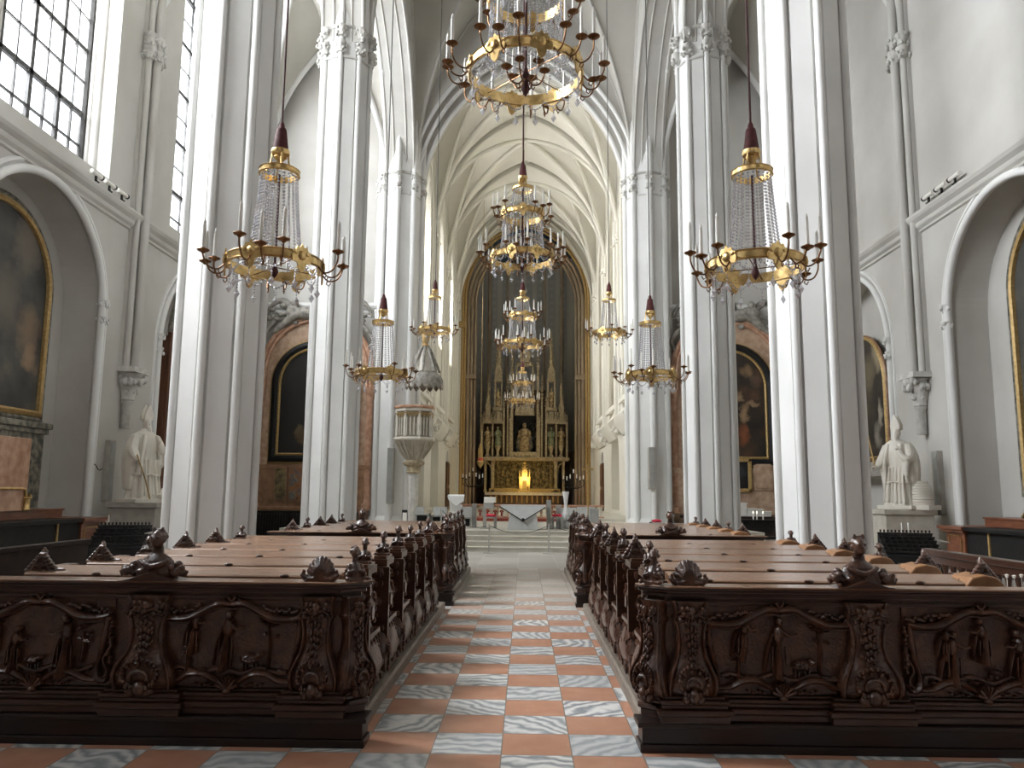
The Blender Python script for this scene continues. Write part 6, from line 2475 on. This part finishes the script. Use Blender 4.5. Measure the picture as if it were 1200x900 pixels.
for px in (571, 583, 646, 658):
    u = X(px)
    pedestal(u, Z(536), Z(522), .24, t)
    niche_figure(u, Z(522), Z(499), .42, mats[px], t)
    mb = MB()
    z = Z(496)
    for q in (-.22, 0, .22):
        mb.prism([(u + q - .12, z), (u + q + .12, z), (u + q, z + .45)], 'y', .1, .2)
    mb.grid([[(u + .30 * cos(2 * pi * j / 6), .45 + .30 * sin(2 * pi * j / 6), z) for j in range(6)], [(u + .26 * cos(2 * pi * j / 6), .45 + .26 * sin(2 * pi * j / 6), Z(482)) for j in range(6)]], True, True)
    for q in (-.25, -.08, .08, .25):
        mb.box(u + q - .02, u + q + .02, .14, .2, z, Z(484))
    mb.obj('niche_canopy', 'goldstone', t)
    if px in (583, 646):
        # upper open stage and tall spire
        mb = MB()
        for q in (-.22, .22):
            mb.box(u + q - .05, u + q + .05, .3, .5, Z(480), Z(446))
        mb.box(u - .3, u + .3, .25, .7, Z(481), Z(477))
        mb.box(u - .28, u + .28, .25, .65, Z(447), Z(444))
        mb.obj('upper_stage', 'goldstone', t, bevel=.01)
        niche_figure(u, Z(476), Z(453), .36, 'robegold', t)
        pinnacle(u, Z(446), Z(388), .24, Z(432)).obj('spire', 'goldstone', t)
    else:
        pinnacle(u, Z(482), Z(445), .17, Z(474)).obj('spire', 'goldstone', t)
for px, z1, zs, w in ((564.5, 487, 500, .06), (577, 478, 488, .055), (590, 466, 478, .06), (594.5, 440, 470, .055), (635, 440, 470, .055), (640, 466, 478, .06), (652, 478, 488, .055), (664.5, 487, 500, .06), (599.5, 405, 440, .075), (630, 405, 440, .075), (598.5, 482, 490, .11), (631, 482, 490, .11)):
    pinnacle(X(px), Z(536), Z(z1), w, Z(zs), .3).obj('pinnacle', 'goldstone', t)
mb = MB()
u = X(614.5)
for q in (-.55, .55):
    mb.box(u + q - .06, u + q + .06, .3, .55, Z(486), Z(425))
mb.box(u - .65, u + .65, .25, .8, Z(486), Z(482))
mb.prism([(u - .65, Z(482)), (u + .65, Z(482)), (u, Z(468))], 'y', .2, .35)
mb.box(u - .6, u + .6, .3, .7, Z(428), Z(424))
mb.obj('central_stage', 'goldstone', t, bevel=.01)
pinnacle(u, Z(424), Z(372), .34, Z(412)).obj('central_spire', 'goldstone', t)
niche_figure(u, Z(480), Z(440), .6, 'robegold', t, .5)
# tabernacle
mb = MB()
mb.box(-.34, .34, -.02, .45, Z(577), Z(560))
mb.box(-.42, .42, -.06, .45, Z(577), Z(574.5))
mb.box(-.40, .40, -.05, .45, Z(561), Z(559))
for sg in (-1, 1):
    mb.box(sg * .32 - .04, sg * .32 + .04, -.08, 0, Z(575), Z(552))
    mb.ell((sg * .32, -.04, Z(551)), .06, 8, 6)
b = mb.obj('tabernacle', 'gold', t, bevel=.012)
mb = MB()
mb.box(-.14, .14, -.04, -.02, Z(574), Z(563))
mb.obj('tabernacle_door', 'goldpaint', b)
pinnacle(0, Z(560), Z(540), .18, Z(551), .2).obj('tabernacle_spire', 'gold', t)
p = at(618.5, 580, YA - .1)
t2 = thing('altar_candle', 'short dark candlestick with flame beside the golden tabernacle', 'candle', (p.x, YA - .0, at(618.5, 577, YA).z))
mb = MB()
mb.lathe([(.09, 0), (.05, .03), (.055, .35), (.03, .40)], (0, 0, 0), 10)
mb.obj('candlestick', 'bronze', t2, smooth=50)
mb = MB()
mb.lathe([(.0, .4), (.014, .43), (.01, .46), (.0, .50)], (0, 0, 0), 8)
mb.obj('flame', 'flame', t2)
# ================================================================== light
w = bpy.data.worlds.new('sky')
S.world = w
w.use_nodes = True
bg = w.node_tree.nodes['Background']
bg.inputs[0].default_value = (.93, .96, 1, 1)
bg.inputs[1].default_value = 3.0


def area(name, loc, direction, sx, sy, power, color=(1, 1, 1)):
    l = bpy.data.lights.new(name, 'AREA')
    l.shape = 'RECTANGLE'
    l.size, l.size_y = sx, sy
    l.energy = power
    l.color = color
    o = bpy.data.objects.new(name, l)
    COL.objects.link(o)
    o.location = loc
    o.rotation_euler = Vector(direction).to_track_quat('-Z', 'Z').to_euler()
    return o


LW = {0: 200, 1: 1300, 2: 13500, 3: 3800, 4: 3200}
for b in range(5):
    wc, ww = WIN[b]
    area('daylight_nave_window', (XL - 1.5, wc, 14.0), (1, 0, -.12), 2 * ww + .6, 9.5, LW[b], (.95, .975, 1))
for b in range(3):
    yc = (BY[b] + BY[b + 1]) / 2
    area('daylight_chancel_window', (-HC - 1.0, yc, 12.0), (1, 0, -.15), 2.4, 7.5, 5600, (1, .98, .93))
area('rear_fill_light', (0, -8.6, 13), (0, 1, -.15), 7, 10, 200, (1, .98, .95))  # added fill light from the rear; no window stands behind it
l = bpy.data.lights.new('tabernacle_lamp', 'POINT')
l.energy = 60
l.color = (1, .74, .22)
l.shadow_soft_size = .3
o = bpy.data.objects.new('tabernacle_lamp', l)
COL.objects.link(o)
o.location = (0, 50.5, 2.5)

S.view_settings.view_transform = 'Standard'
S.view_settings.look = 'None'
S.view_settings.gamma = 1
S.view_settings.use_curve_mapping = False
S.view_settings.exposure = 0.2
S.cycles.max_bounces = 10
S.cycles.diffuse_bounces = 6
S.cycles.glossy_bounces = 3
S.cycles.transparent_max_bounces = 24
S.cycles.sample_clamp_indirect = 8
S.cycles.caustics_reflective = False
S.cycles.caustics_refractive = False
